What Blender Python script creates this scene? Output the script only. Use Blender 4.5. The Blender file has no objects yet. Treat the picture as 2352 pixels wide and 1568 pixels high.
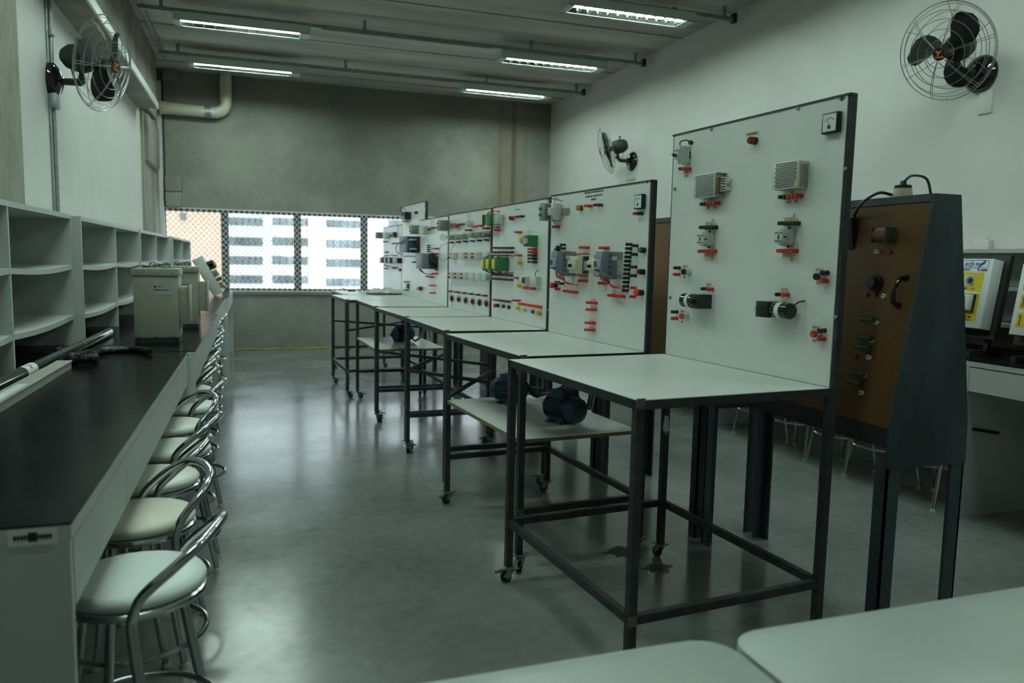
import bpy, bmesh, math, random
from mathutils import Vector, Matrix
random.seed(7)
SC = bpy.context.scene
COL = SC.collection
PI = math.pi
def V(*a): return Vector(a)

# ------------------------------------------------------------------ camera, world, light, exposure
CAM = V(0, 0, 1.45); FPX = 1750.93; YAW, PITCH, ROLL = 0.3279, 0.1057, 0.0205
FW = V(math.sin(YAW)*math.cos(PITCH), math.cos(YAW)*math.cos(PITCH), -math.sin(PITCH))
_r = V(math.cos(YAW), -math.sin(YAW), 0); _u = _r.cross(FW)
RT = _r*math.cos(ROLL) + _u*math.sin(ROLL); UP = -_r*math.sin(ROLL) + _u*math.cos(ROLL)
cd = bpy.data.cameras.new('camera'); cam = bpy.data.objects.new('camera', cd); COL.objects.link(cam)
cam.matrix_world = Matrix(((RT.x, UP.x, -FW.x, CAM.x), (RT.y, UP.y, -FW.y, CAM.y), (RT.z, UP.z, -FW.z, CAM.z), (0, 0, 0, 1)))
cd.sensor_width = 36; cd.lens = FPX*36/2352; cd.clip_start = .05; cd.clip_end = 600
cd.dof.use_dof = True; cd.dof.focus_distance = 3.6; cd.dof.aperture_fstop = 2.8
SC.camera = cam
SC.view_settings.view_transform = 'Standard'; SC.view_settings.look = 'None'
SC.view_settings.gamma = 1; SC.view_settings.use_curve_mapping = False
SC.view_settings.exposure = 0.30
TUBE_W = 140.0
W = bpy.data.worlds.new('World'); SC.world = W; W.use_nodes = True
bg = W.node_tree.nodes['Background']; bg.inputs[0].default_value = (.80, .92, 1, 1); bg.inputs[1].default_value = 2.4
sl = bpy.data.lights.new('sun', 'SUN'); sl.energy = 4.2; sl.angle = .03; sl.color = (1, .96, .9)
so = bpy.data.objects.new('sun', sl); COL.objects.link(so); so.rotation_euler = (math.radians(48), 0, math.radians(-20))

def ray(px, py): return FW + RT*((px-1176)/FPX) - UP*((py-784)/FPX)
def hit(px, py, n, d):
    n = Vector(n); v = ray(px, py); return CAM + v*((d - n.dot(CAM))/n.dot(v))
def onX(px, py, x): return hit(px, py, (1, 0, 0), x)
def onY(px, py, y): return hit(px, py, (0, 1, 0), y)
def onZ(px, py, z): return hit(px, py, (0, 0, 1), z)

# ------------------------------------------------------------------ materials
def nd(nt, t, **k):
    n = nt.nodes.new(t)
    for a, b in k.items(): setattr(n, a, b)
    return n
def mat(name, col, rough=.5, metal=0, var=.06, scale=30, bump=0, spec=.5, emit=None, es=0, trans=0, stretch=None, rvar=0, coat=0):
    m = bpy.data.materials.new(name); m.use_nodes = True; nt = m.node_tree; b = nt.nodes['Principled BSDF']
    b.inputs['Roughness'].default_value = rough; b.inputs['Metallic'].default_value = metal
    b.inputs['Specular IOR Level'].default_value = spec; b.inputs['Coat Weight'].default_value = coat
    tc = nd(nt, 'ShaderNodeTexCoord'); mp = nd(nt, 'ShaderNodeMapping'); nz = nd(nt, 'ShaderNodeTexNoise')
    mp.inputs['Scale'].default_value = stretch or (1, 1, 1)
    nz.inputs['Scale'].default_value = scale; nz.inputs['Detail'].default_value = 4
    nt.links.new(tc.outputs['Object'], mp.inputs[0]); nt.links.new(mp.outputs[0], nz.inputs['Vector'])
    cr = nd(nt, 'ShaderNodeValToRGB'); lo = tuple(max(0, c*(1-var)) for c in col); hi = tuple(min(1, c*(1+var)) for c in col)
    cr.color_ramp.elements[0].position = .3; cr.color_ramp.elements[1].position = .7
    cr.color_ramp.elements[0].color = (*lo, 1); cr.color_ramp.elements[1].color = (*hi, 1)
    nt.links.new(nz.outputs[0], cr.inputs[0]); nt.links.new(cr.outputs[0], b.inputs['Base Color'])
    if rvar:
        mr = nd(nt, 'ShaderNodeMapRange'); mr.inputs[3].default_value = rough-rvar; mr.inputs[4].default_value = rough+rvar
        nt.links.new(nz.outputs[0], mr.inputs[0]); nt.links.new(mr.outputs[0], b.inputs['Roughness'])
    if bump:
        bp = nd(nt, 'ShaderNodeBump'); bp.inputs['Strength'].default_value = bump; bp.inputs['Distance'].default_value = .01
        nt.links.new(nz.outputs[0], bp.inputs['Height']); nt.links.new(bp.outputs[0], b.inputs['Normal'])
    if trans: b.inputs['Transmission Weight'].default_value = trans
    if emit: b.inputs['Emission Color'].default_value = (*emit, 1); b.inputs['Emission Strength'].default_value = es
    return m
def glassy(name, col, mix):
    m = bpy.data.materials.new(name); m.use_nodes = True; nt = m.node_tree; nt.nodes.clear()
    o = nd(nt, 'ShaderNodeOutputMaterial'); t = nd(nt, 'ShaderNodeBsdfTransparent'); g = nd(nt, 'ShaderNodeBsdfGlossy'); x = nd(nt, 'ShaderNodeMixShader')
    t.inputs[0].default_value = (*col, 1); g.inputs['Roughness'].default_value = .03; x.inputs[0].default_value = mix
    nt.links.new(t.outputs[0], x.inputs[1]); nt.links.new(g.outputs[0], x.inputs[2]); nt.links.new(x.outputs[0], o.inputs[0])
    return m
def concrete(name, a, b2, rough=.85, stretch=(1, 1, 1), scale=1.2, streak=None, seams=None, bump=.15, spec=.3, rr=None, fine=.35):
    m = bpy.data.materials.new(name); m.use_nodes = True; nt = m.node_tree; b = nt.nodes['Principled BSDF']; L = nt.links.new
    b.inputs['Roughness'].default_value = rough; b.inputs['Specular IOR Level'].default_value = spec
    tc = nd(nt, 'ShaderNodeTexCoord'); mp = nd(nt, 'ShaderNodeMapping'); mp.inputs['Scale'].default_value = stretch
    L(tc.outputs['Object'], mp.inputs[0])
    n1 = nd(nt, 'ShaderNodeTexNoise'); n1.inputs['Scale'].default_value = scale; n1.inputs['Detail'].default_value = 8; n1.inputs['Roughness'].default_value = .6
    n2 = nd(nt, 'ShaderNodeTexNoise'); n2.inputs['Scale'].default_value = scale*14; n2.inputs['Detail'].default_value = 5
    L(mp.outputs[0], n1.inputs['Vector']); L(mp.outputs[0], n2.inputs['Vector'])
    ad = nd(nt, 'ShaderNodeMath', operation='MULTIPLY_ADD'); ad.inputs[1].default_value = fine; L(n2.outputs[0], ad.inputs[0]); L(n1.outputs[0], ad.inputs[2])
    cr = nd(nt, 'ShaderNodeValToRGB'); cr.color_ramp.elements[0].position = .32+fine*.5; cr.color_ramp.elements[1].position = .68+fine*.5
    cr.color_ramp.elements[0].color = (*a, 1); cr.color_ramp.elements[1].color = (*b2, 1); L(ad.outputs[0], cr.inputs[0])
    out = cr.outputs[0]
    sx = nd(nt, 'ShaderNodeSeparateXYZ'); L(tc.outputs['Object'], sx.inputs[0])
    for ax, c, w, col, amt in (streak or []):            # stains and tone bands with a place of their own: each a soft band along one axis, broken by noise
        d1 = nd(nt, 'ShaderNodeMath', operation='SUBTRACT'); d1.inputs[1].default_value = c; L(sx.outputs[ax], d1.inputs[0])
        d2 = nd(nt, 'ShaderNodeMath', operation='ABSOLUTE'); L(d1.outputs[0], d2.inputs[0])
        r = nd(nt, 'ShaderNodeMapRange', interpolation_type='SMOOTHSTEP'); r.inputs[1].default_value = w; r.inputs[2].default_value = w*.3; r.inputs[3].default_value = 0; r.inputs[4].default_value = amt
        L(d2.outputs[0], r.inputs[0])
        mu = nd(nt, 'ShaderNodeMath', operation='MULTIPLY'); L(r.outputs[0], mu.inputs[0]); L(n1.outputs[0], mu.inputs[1])
        mx = nd(nt, 'ShaderNodeMix', data_type='RGBA'); L(mu.outputs[0], mx.inputs[0]); L(out, mx.inputs[6]); mx.inputs[7].default_value = (*col, 1); out = mx.outputs[2]
    L(out, b.inputs['Base Color'])
    if rr:
        r = nd(nt, 'ShaderNodeMapRange'); r.inputs[1].default_value = .35; r.inputs[2].default_value = .75; r.inputs[3].default_value = rr[0]; r.inputs[4].default_value = rr[1]; L(n1.outputs[0], r.inputs[0]); L(r.outputs[0], b.inputs['Roughness'])
    if bump:
        bp = nd(nt, 'ShaderNodeBump'); bp.inputs['Strength'].default_value = bump; bp.inputs['Distance'].default_value = .01; L(ad.outputs[0], bp.inputs['Height']); L(bp.outputs[0], b.inputs['Normal'])
    return m
M = {}
M['wall'] = mat('painted_wall', (.60, .595, .56), .8, var=.03, scale=3)
M['floor'] = concrete('polished_concrete', (.15, .165, .16), (.26, .275, .265), .2, scale=1.1, bump=0, spec=.65, rr=(.14, .27))
M['conc'] = concrete('raw_concrete', (.165, .165, .142), (.31, .305, .27), .85, scale=.9,
    streak=[(0, 4.03, .34, (.22, .17, .09), .95), (0, 4.15, .06, (.10, .07, .035), 1.2), (0, 3.92, .05, (.15, .11, .06), .9), (0, 4.36, .07, (.2, .16, .10), .6), (2, 4.0, .5, (.13, .12, .10), 1.0), (0, 1.6, .5, (.17, .165, .14), .7), (0, -.9, .5, (.30, .31, .28), .5)], fine=.14)  # the band along z makes the wall darker towards the ceiling
M['ceil'] = concrete('board_marked_slab', (.31, .295, .25), (.52, .50, .43), .9, stretch=(.35, 3.2, 1), scale=1.0)
M['beam'] = concrete('beam_concrete', (.17, .16, .135), (.29, .275, .235), .85, stretch=(1, 1.4, 1), scale=1.6)
M['pillar'] = concrete('pillar_concrete', (.20, .195, .16), (.34, .33, .28), .85, stretch=(1, 1, .35), scale=2.0, streak=[(1, 11.5, .25, (.17, .14, .08), 1.1)])
M['white'] = mat('white_laminate', (.72, .75, .71), .35, var=.02, scale=6)
M['desk'] = mat('desk_laminate', (.47, .52, .49), .3, var=.03, scale=4)
M['cab'] = mat('grey_white_melamine', (.50, .53, .51), .5, var=.03, scale=5)
M['shelfm'] = mat('shelf_melamine', (.50, .525, .515), .55, var=.03, scale=5)
M['blacktop'] = mat('black_benchtop', (.006, .007, .0075), .20, var=.5, scale=3, stretch=(1, 9, 1), rvar=.08, spec=.14)
M['blacktop'].node_tree.nodes['Principled BSDF'].inputs['IOR'].default_value = 1.22
M['steel'] = mat('dark_painted_steel', (.035, .038, .042), .5, var=.35, scale=18, metal=.3)
M['cabsteel'] = mat('blue_black_sheet_steel', (.040, .056, .066), .5, var=.35, scale=9, stretch=(1, 1, .3))
M['board'] = mat('orange_brown_hardboard', (.118, .048, .006), .6, var=.12, scale=90)
M['chip'] = mat('raw_chipboard_edge', (.22, .17, .08), .8, var=.2, scale=80)
M['chrome'] = mat('chrome_tube', (.55, .57, .58), .16, 1, var=.06, scale=20)
M['galv'] = mat('galvanised_steel', (.30, .33, .33), .45, .8, var=.2, scale=30)
M['galvc'] = mat('dull_cage_wire', (.30, .32, .31), .35, .9, var=.1)
M['alu'] = mat('aluminium', (.62, .64, .62), .35, .9, var=.06, scale=60)
M['seat'] = mat('white_vinyl', (.78, .84, .83), .42, var=.02, scale=10)
M['seatc'] = mat('cream_vinyl', (.76, .75, .60), .42, var=.03, scale=10)
M['seatm'] = mat('off_white_vinyl', (.74, .76, .66), .42, var=.03, scale=10)
M['rubber'] = mat('pale_rubber', (.55, .55, .5), .7)
M['black'] = mat('black_plastic', (.012, .013, .014), .35, var=.2)
M['matt'] = mat('matt_black', (.015, .016, .017), .6, var=.2)
M['gloss'] = mat('gloss_black', (.01, .01, .011), .12, var=.2)
M['red'] = mat('red_plastic', (.62, .03, .02), .35, var=.1)
M['lampred'] = mat('red_lens', (.22, .008, .010), .2, var=.1)
M['yellow'] = mat('yellow_plastic', (.62, .50, .03), .35, var=.08)
M['green'] = mat('green_plastic', (.025, .16, .05), .4, var=.12)
M['greenb'] = mat('green_button', (.02, .22, .12), .3)
M['amber'] = mat('amber_lens', (.55, .22, .02), .25)
M['cream'] = mat('cream_plastic', (.62, .60, .45), .45, var=.05)
M['grey'] = mat('grey_plastic', (.56, .59, .56), .45, var=.04)
M['pale'] = mat('pale_grey_plastic', (.58, .60, .55), .45, var=.03)
M['vfd'] = mat('blue_grey_plastic', (.17, .20, .235), .45, var=.05)
M['vfdl'] = mat('light_blue_grey_plastic', (.30, .36, .44), .4, var=.05)
M['blue'] = mat('blue_sticker', (.035, .07, .36), .4)
M['navy'] = mat('dark_navy_enamel', (.028, .056, .115), .4, var=.2, scale=40)
M['zinc'] = mat('zinc_sheet', (.34, .33, .28), .4, .6, var=.15, scale=30)
M['psu'] = mat('grey_psu_sheet', (.33, .35, .345), .45, .2, var=.06)
M['perf'] = mat('perforated_steel', (.60, .62, .58), .45, .3)
M['hole'] = mat('dark_hole', (.012, .012, .012), .8)
M['tape'] = mat('label_tape', (.56, .48, .26), .6, var=.05)
M['ink'] = mat('dark_ink', (.03, .035, .04), .7)
M['paper'] = mat('white_paper', (.72, .74, .72), .6, var=.02)
M['silver'] = mat('silver_sticker', (.42, .46, .46), .4, .3, var=.2, scale=60)
M['beige'] = mat('beige_grey_enamel', (.30, .30, .235), .5, var=.06, scale=20)
M['trunk'] = mat('grey_trunking', (.36, .36, .31), .55, var=.05)
M['pvc'] = mat('cream_pvc', (.50, .47, .37), .45, var=.06, scale=6)
M['orange'] = mat('orange_print', (.72, .17, .02), .5)
M['brass'] = mat('brass', (.55, .40, .12), .35, .8)
M['copper'] = mat('brown_terminal_strip', (.20, .11, .03), .5, var=.2)
M['resist'] = mat('olive_green_ceramic', (.05, .075, .045), .5, var=.2)
M['coil'] = mat('copper_brown_coil', (.16, .06, .045), .45, var=.3, scale=80)
M['lum'] = mat('white_luminaire_sheet', (.50, .53, .50), .45, var=.03)
M['refl'] = mat('mirror_louver', (.70, .74, .73), .14, 1, var=.03)
M['tubeon'] = mat('lit_fluorescent_tube', (.9, .95, .93), .4, emit=(.76, 1, .90), es=TUBE_W)
M['tubeoff'] = mat('unlit_fluorescent_tube', (.65, .7, .68), .35)
M['frame'] = mat('dark_window_frame', (.05, .053, .05), .55, var=.15)
M['wire'] = mat('galvanised_mesh_wire', (.85, .81, .80), .5, var=.1)
M['glass'] = glassy('window_glass', (.95, .98, .98), .05)
M['bulb'] = glassy('clear_bulb_glass', (.90, .93, .92), .14)
M['clear'] = glassy('clear_plastic', (.80, .85, .84), .12)
M['acryl'] = mat('dark_clear_tube', (.035, .042, .045), .08, var=.1, spec=.8, coat=.5)
M['bag'] = mat('milky_plastic_bag', (.64, .65, .60), .35, var=.2, scale=25, bump=.8)
M['facade'] = mat('white_facade', (.80, .79, .76), .9, var=.02, scale=.3)
M['facpink'] = mat('pink_beige_facade', (.40, .27, .20), .9, var=.04, scale=.4)
M['facgl'] = mat('facade_window_glass', (.13, .17, .19), .5, var=.5, scale=.35, spec=.25)
M['tyellow'] = mat('yellow_print', (.62, .50, .02), .5)
M['etb'] = mat('blue_print', (.03, .13, .42), .5)
M['rust'] = mat('bare_weld_metal', (.16, .13, .10), .55, .5, var=.4, scale=90)
M['pcb'] = mat('olive_circuit_parts', (.20, .18, .09), .5, var=.5, scale=60)
M['grout'] = mat('yellow_sealant', (.42, .36, .08), .7, var=.3, scale=8)
M['stain'] = mat('floor_stain', (.09, .085, .075), .3, var=.2)

# ------------------------------------------------------------------ mesh builder
class MB:
    def __init__(s): s.bm = bmesh.new()
    def box(s, c, d, R=None, bev=0, seg=2):
        r = bmesh.ops.create_cube(s.bm, size=1); vs = r['verts']
        T = Matrix.Translation(Vector(c)) @ (R.to_4x4() if R else Matrix()) @ Matrix.Diagonal((d[0], d[1], d[2], 1))
        bmesh.ops.transform(s.bm, matrix=T, verts=vs)
        if bev:
            es = list({e for v in vs for e in v.link_edges})
            bmesh.ops.bevel(s.bm, geom=es, offset=min(bev, .45*min(d)), segments=seg, profile=.5, affect='EDGES')
        return s
    def span(s, a, b, bev=0):
        return s.box([(p+q)/2 for p, q in zip(a, b)], [abs(q-p) for p, q in zip(a, b)], bev=bev)
    def cyl(s, p0, p1, r0, r1=None, n=16, caps=True):
        p0, p1 = Vector(p0), Vector(p1); d = p1-p0
        r1 = r0 if r1 is None else r1
        r = bmesh.ops.create_cone(s.bm, cap_ends=caps, segments=n, radius1=r0, radius2=r1, depth=d.length)
        T = Matrix.Translation((p0+p1)/2) @ d.to_track_quat('Z', 'Y').to_matrix().to_4x4()
        bmesh.ops.transform(s.bm, matrix=T, verts=r['verts']); return s
    def bar(s, p0, p1, w, h=None, up=(0, 0, 1)):
        p0, p1 = Vector(p0), Vector(p1); d = p1-p0; z = d.normalized(); u = Vector(up)
        if abs(z.dot(u)) > .98: u = V(1, 0, 0)
        x = u.cross(z).normalized(); y = z.cross(x)
        R = Matrix((x, y, z)).transposed(); return s.box((p0+p1)/2, (w, h or w, d.length), R)
    def sph(s, c, r, n=16):
        q = bmesh.ops.create_uvsphere(s.bm, u_segments=n, v_segments=max(6, n//2), radius=1)
        r = (r, r, r) if isinstance(r, (int, float)) else r
        bmesh.ops.transform(s.bm, matrix=Matrix.Translation(Vector(c)) @ Matrix.Diagonal((*r, 1)), verts=q['verts']); return s
    def tube(s, pts, r, n=8, closed=False, smooth=True):
        P = [Vector(p) for p in pts]; N = len(P); rings = []; pn = None
        for i, p in enumerate(P):
            a = P[(i-1) % N] if (closed or i > 0) else p; b = P[(i+1) % N] if (closed or i < N-1) else p
            t = (b-a).normalized()
            if pn is None:
                u = V(0, 0, 1) if abs(t.z) < .9 else V(1, 0, 0); x = t.cross(u).normalized()
            else: x = (pn - t*pn.dot(t)).normalized()
            pn = x; y = t.cross(x)
            rr = r[i] if isinstance(r, (list, tuple)) else r
            rings.append([s.bm.verts.new(p + (x*math.cos(2*PI*k/n) + y*math.sin(2*PI*k/n))*rr) for k in range(n)])
        for i in range(N if closed else N-1):
            A, B = rings[i], rings[(i+1) % N]
            o = 0
            if closed and i == N-1: o = min(range(n), key=lambda o: sum((A[k].co-B[(k+o) % n].co).length for k in range(n)))
            for k in range(n): s.bm.faces.new((A[k], A[(k+1) % n], B[(k+1+o) % n], B[(k+o) % n]))
        if not closed:
            s.bm.faces.new(rings[0][::-1]); s.bm.faces.new(rings[-1])
        return s
    def lathe(s, prof, T=None, n=32):
        T = T or Matrix(); rings = []
        for r, z in prof:
            if r < 1e-6: rings.append([s.bm.verts.new(T @ V(0, 0, z))])
            else: rings.append([s.bm.verts.new(T @ V(r*math.cos(2*PI*k/n), r*math.sin(2*PI*k/n), z)) for k in range(n)])
        for A, B in zip(rings, rings[1:]):
            for k in range(n):
                q = [A[k % len(A)], A[(k+1) % len(A)], B[(k+1) % len(B)], B[k % len(B)]]
                q = list(dict.fromkeys(q))
                if len(q) > 2: s.bm.faces.new(q)
        return s
    def prism(s, poly, d, T=None, bev=0):
        """poly in the local xy plane, extruded by d along z"""
        T = T or Matrix()
        a = [s.bm.verts.new(T @ V(x, y, 0)) for x, y in poly]; b = [s.bm.verts.new(T @ V(x, y, d)) for x, y in poly]
        n = len(poly); fs = [s.bm.faces.new(a[::-1]), s.bm.faces.new(b)]
        for k in range(n): fs.append(s.bm.faces.new((a[k], a[(k+1) % n], b[(k+1) % n], b[k])))
        if bev: bmesh.ops.bevel(s.bm, geom=list({e for f in fs for e in f.edges}), offset=bev, segments=2, profile=.5, affect='EDGES')
        return s
    def build(s, name, m, parent=None, smooth=35, loc=None):
        bmesh.ops.recalc_face_normals(s.bm, faces=s.bm.faces)
        me = bpy.data.meshes.new(name); s.bm.to_mesh(me); s.bm.free()
        if smooth:
            for p in me.polygons: p.use_smooth = True
            me.set_sharp_from_angle(angle=math.radians(smooth))
        me.materials.append(M[m] if isinstance(m, str) else m)
        o = bpy.data.objects.new(name, me); COL.objects.link(o)
        if loc: o.location = loc
        if parent: o.parent = parent
        return o
def axisM(p, z, y=(0, 0, 1)):
    """frame at p with local z along `z`"""
    z = Vector(z).normalized(); y = Vector(y)
    if abs(z.dot(y)) > .98: y = V(0, 1, 0)
    x = y.cross(z).normalized(); y = z.cross(x)
    return Matrix(((x.x, y.x, z.x, p[0]), (x.y, y.y, z.y, p[1]), (x.z, y.z, z.z, p[2]), (0, 0, 0, 1)))
def arc(c, x, y, r, a0, a1, n=12):
    c, x, y = Vector(c), Vector(x), Vector(y)
    return [c + x*(r*math.cos(a0+(a1-a0)*k/n)) + y*(r*math.sin(a0+(a1-a0)*k/n)) for k in range(n+1)]
def bez(p, n=14):
    """smooth curve through points (Catmull-Rom)"""
    P = [Vector(q) for q in p]; P = [2*P[0]-P[1]] + P + [2*P[-1]-P[-2]]; out = []
    for i in range(1, len(P)-2):
        for k in range(n):
            t = k/n; a, b, c, d = P[i-1:i+3]
            out.append(.5*((2*b) + (c-a)*t + (2*a-5*b+4*c-d)*t*t + (3*b-a-3*c+d)*t**3))
    out.append(P[-2]); return out
def tag(o, label=None, cat=None, group=None, kind=None):
    for k, v in (('label', label), ('category', cat), ('group', group), ('kind', kind)):
        if v: o[k] = v
    return o
def empty(name, loc, rz=0, label=None, cat=None, group=None):
    o = bpy.data.objects.new(name, None); COL.objects.link(o); o.location = loc; o.rotation_euler = (0, 0, rz); o.empty_display_size = .1
    return tag(o, label, cat, group)
def struct(mb, name, m, **k): return tag(mb.build(name, m, **k), kind='structure')
def copy_tree(o, parent=None):
    c = o.copy(); COL.objects.link(c)
    if parent: c.parent = parent; c.matrix_parent_inverse = o.matrix_parent_inverse.copy()
    for ch in list(o.children): copy_tree(ch, c)
    return c
def text(name, body, size, m, parent, T, align='CENTER', depth=.0004):
    cu = bpy.data.curves.new(name, 'FONT'); cu.body = body; cu.size = size; cu.align_x = align; cu.align_y = 'CENTER'; cu.extrude = depth
    t = bpy.data.objects.new(name, cu); COL.objects.link(t)
    dg = bpy.context.evaluated_depsgraph_get(); me = bpy.data.meshes.new_from_object(t.evaluated_get(dg))
    bpy.data.objects.remove(t); bpy.data.curves.remove(cu)
    me.materials.clear(); me.materials.append(M[m]); me.transform(T)
    o = bpy.data.objects.new(name, me); COL.objects.link(o)
    if parent: o.parent = parent
    return o

# ------------------------------------------------------------------ the room
XL, XR, YF, YB, ZC = -1.30, 4.805, 12.316, -2.6, 4.075
WX0, WX1, WZ0, WZ1 = -1.213, 3.95, .90, 2.125
struct(MB().span((XL-.3, YB-.3, -.2), (XR+.3, YF+.15, 0)), 'floor', 'floor', smooth=0)
struct(MB().span((XL-.3, YB-.3, ZC), (XR+.3, YF+.15, ZC+.25)), 'ceiling', 'ceil', smooth=0)
struct(MB().span((XL-.2, YB-.2, 0), (XL, YF+.15, ZC)), 'wall_left', 'wall', smooth=0)
struct(MB().span((XR, YB-.2, 0), (XR+.2, YF+.15, ZC)), 'wall_right', 'wall', smooth=0)
struct(MB().span((XL, YB-.2, 0), (XR, YB, ZC)), 'wall_back', 'wall', smooth=0)
w = MB().span((XL, YF, 0), (XR, YF+.15, WZ0)).span((XL, YF, WZ1), (XR, YF+.15, ZC)).span((XL, YF, WZ0), (WX0, YF+.15, WZ1)).span((WX1, YF, WZ0), (XR, YF+.15, WZ1))
struct(w, 'wall_far', 'conc', smooth=0)
# slab joints: thin recess-like battens of dark mastic under the precast planks
t = MB()
for y in (8.13, 9.93, 6.2, 11.75): t.span((XL+.1, y-.012, ZC-.006), (XR, y+.012, ZC+.004))
struct(t, 'trim_1', 'beam', smooth=0)
struct(MB().span((XL, 4.2, 0), (XL+.03, 5.25, 3.19)), 'trim_2', 'pillar', smooth=0)
t = MB().span((XL, YB, 3.19), (-1.075, 10.37, 3.24)); struct(t, 'trim_3', 'beam', smooth=0)
struct(MB().span((-1.085, YB, 3.19), (-1.06, 10.42, 3.275), bev=.006), 'trim_4', 'lum', smooth=0)
struct(MB().span((XL, YB, 3.24), (-1.2, 11.55, 3.93)).span((XL, YB, 3.93), (-1.19, 11.55, ZC)), 'trim_5', 'beam', smooth=0)
struct(MB().span((XL, 10.65, 0), (XL+.03, YF, ZC)), 'trim_6', 'pillar', smooth=0)
struct(MB().span((XL, 10.75, 2.6), (-1.215, 11.9, 3.19), bev=.03), 'trim_7', 'beam')
struct(MB().span((-1.27, YF-.07, 0), (-1.215, YF, 3.9)), 'trim_8', 'wall', smooth=0)
struct(MB().span((-1.212, YF-.012, WZ1), (-1.188, YF, ZC)), 'trim_9', 'matt', smooth=0)
for n, a, b, c in (('trim_10', -1.19, -.98, (3.9, ZC)), ('trim_11', -1.19, -.966, (2.345, 2.565)), ('trim_12', -1.19, -.972, (2.135, 2.338))):
    struct(MB().span((a, YF-.11, c[0]), (b, YF, c[1]), bev=.012), n, 'beam' if n != 'trim_12' else 'pillar')
pts = [(-1.2+.05*k, YF-.012, .012+.006*math.sin(k*1.7)+.004*math.sin(k*.63)) for k in range(120)]
struct(MB().tube(pts, .012, 6), 'trim_13', 'grout')
struct(MB().span((WX0, YF-.03, WZ0-.05), (WX1, YF+.02, WZ0)), 'trim_14', 'beam', smooth=0)

# window: frame, panes, diamond security mesh
win = empty('window_1', ((WX0+WX1)/2, YF+.06, WZ0)); tag(win, kind='structure')
wl = win.location
def wb(mb, n, m): 
    bmesh.ops.translate(mb.bm, verts=mb.bm.verts, vec=-wl); return mb.build(n, m, win, smooth=0)
mull = [onY(517.5, 580, YF+.06).x, onY(683.5, 575, YF+.06).x, onY(836, 580, YF+.06).x]
step = mull[2]-mull[1]; mull += [mull[2]+step, mull[2]+2*step]
fr = MB().span((WX0, YF+.03, WZ1-.05), (WX1, YF+.1, WZ1)).span((WX0, YF+.03, WZ0), (WX1, YF+.1, WZ0+.045)).span((WX0, YF+.03, WZ0), (WX0+.012, YF+.1, WZ1)).span((WX1-.04, YF+.03, WZ0), (WX1, YF+.1, WZ1))
wb(fr, 'window_frame', 'frame')
for x in mull[:4]: wb(MB().span((x-.055, YF+.03, WZ0+.04), (x+.055, YF+.1, WZ1-.04)), 'mullion', 'frame')
ed = [WX0]+mull[:4]+[WX1]
for a, b in zip(ed, ed[1:]): wb(MB().span((a+.02, YF+.075, WZ0+.03), (b-.02, YF+.079, WZ1-.03)), 'pane', 'glass')
mesh = MB(); sp = .076; Wd, Ht = WX1-WX0-.02, WZ1-WZ0-.01
k = -int(Ht/sp)-1
while k*sp < Wd:
    for sgn in (1, -1):
        x0, x1 = k*sp, k*sp+Ht*.92; z0, z1 = 0, Ht
        if x0 < 0: z0 = -x0/.92; x0 = 0
        if x1 > Wd: z1 = Ht-(x1-Wd)/.92; x1 = Wd
        if z1 > z0+.02:
            A = (WX0+.01+x0, YF-.012+.002*sgn, WZ0+.005+(z0 if sgn > 0 else Ht-z0)); B = (WX0+.01+x1, YF-.012+.002*sgn, WZ0+.005+(z1 if sgn > 0 else Ht-z1))
            mesh.cyl(A, B, .0040, n=5, caps=False)
    k += 1
mesh.span((WX0, YF-.02, WZ1-.012), (WX1, YF-.006, WZ1)).span((WX0, YF-.02, WZ0), (WX1, YF-.006, WZ0+.012))
wb(mesh, 'security_mesh', 'wire')

# ------------------------------------------------------------------ buildings across the street
def facade(name, Y, px0, px1, z0, z1, dep, m, wins, label):
    x0 = onY(px0, 560, Y).x; x1 = onY(px1, 560, Y).x
    e = empty(name, ((x0+x1)/2, Y+dep/2, z0), 0, label, 'building'); L = e.location
    o = MB().span((x0-L.x, -dep/2, 0), (x1-L.x, dep/2, z1-z0)); o.build('wall', m, e, smooth=0)
    for (a, b, t, d) in wins:
        p = onY(a, t, Y); q = onY(b, d, Y)
        n = max(2, round((b-a)/16)); mb = MB(); 
        mb.span((p.x-L.x, -dep/2-.12, p.z-z0), (q.x-L.x, -dep/2+.1, q.z-z0)); f = mb.build('window_strip', 'facgl', e, smooth=0)
        fm = MB(); 
        for k in range(n+1):
            x = p.x+(q.x-p.x)*k/n-L.x; fm.span((x-.06, -dep/2-.16, p.z-z0), (x+.06, -dep/2-.1, q.z-z0))
        fm.build('window_bars', 'frame', f, smooth=0)
    return e
rows = [(499, 519), (544, 565), (588, 608), (632, 651)]
wl_ = [(a, b, t, d) for t, d in rows for a, b in ((527, 602), (627, 704))]
wr_ = [(a, b, t+5+(i*.5), d+5+(i*.5)) for i, (t, d) in enumerate(rows) for a, b in ((750, 829), (893, 975), (1040, 1120))]
facade('office_building', 118, 512, 706, -25, 22, 14, 'facade', wl_, 'white office building with strips of bluish windows across the street, left of the brighter wing')
facade('office_building', 117, 709, 1300, -25, 22, 14, 'facade', wr_, 'white office block outside on the right with longer strips of bluish windows')
facade('apartment_building', 95, 300, 514, -25, 22, 12, 'facpink', [(415, 426, 488, 505)], 'pink beige building outside behind the leftmost window pane')

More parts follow.
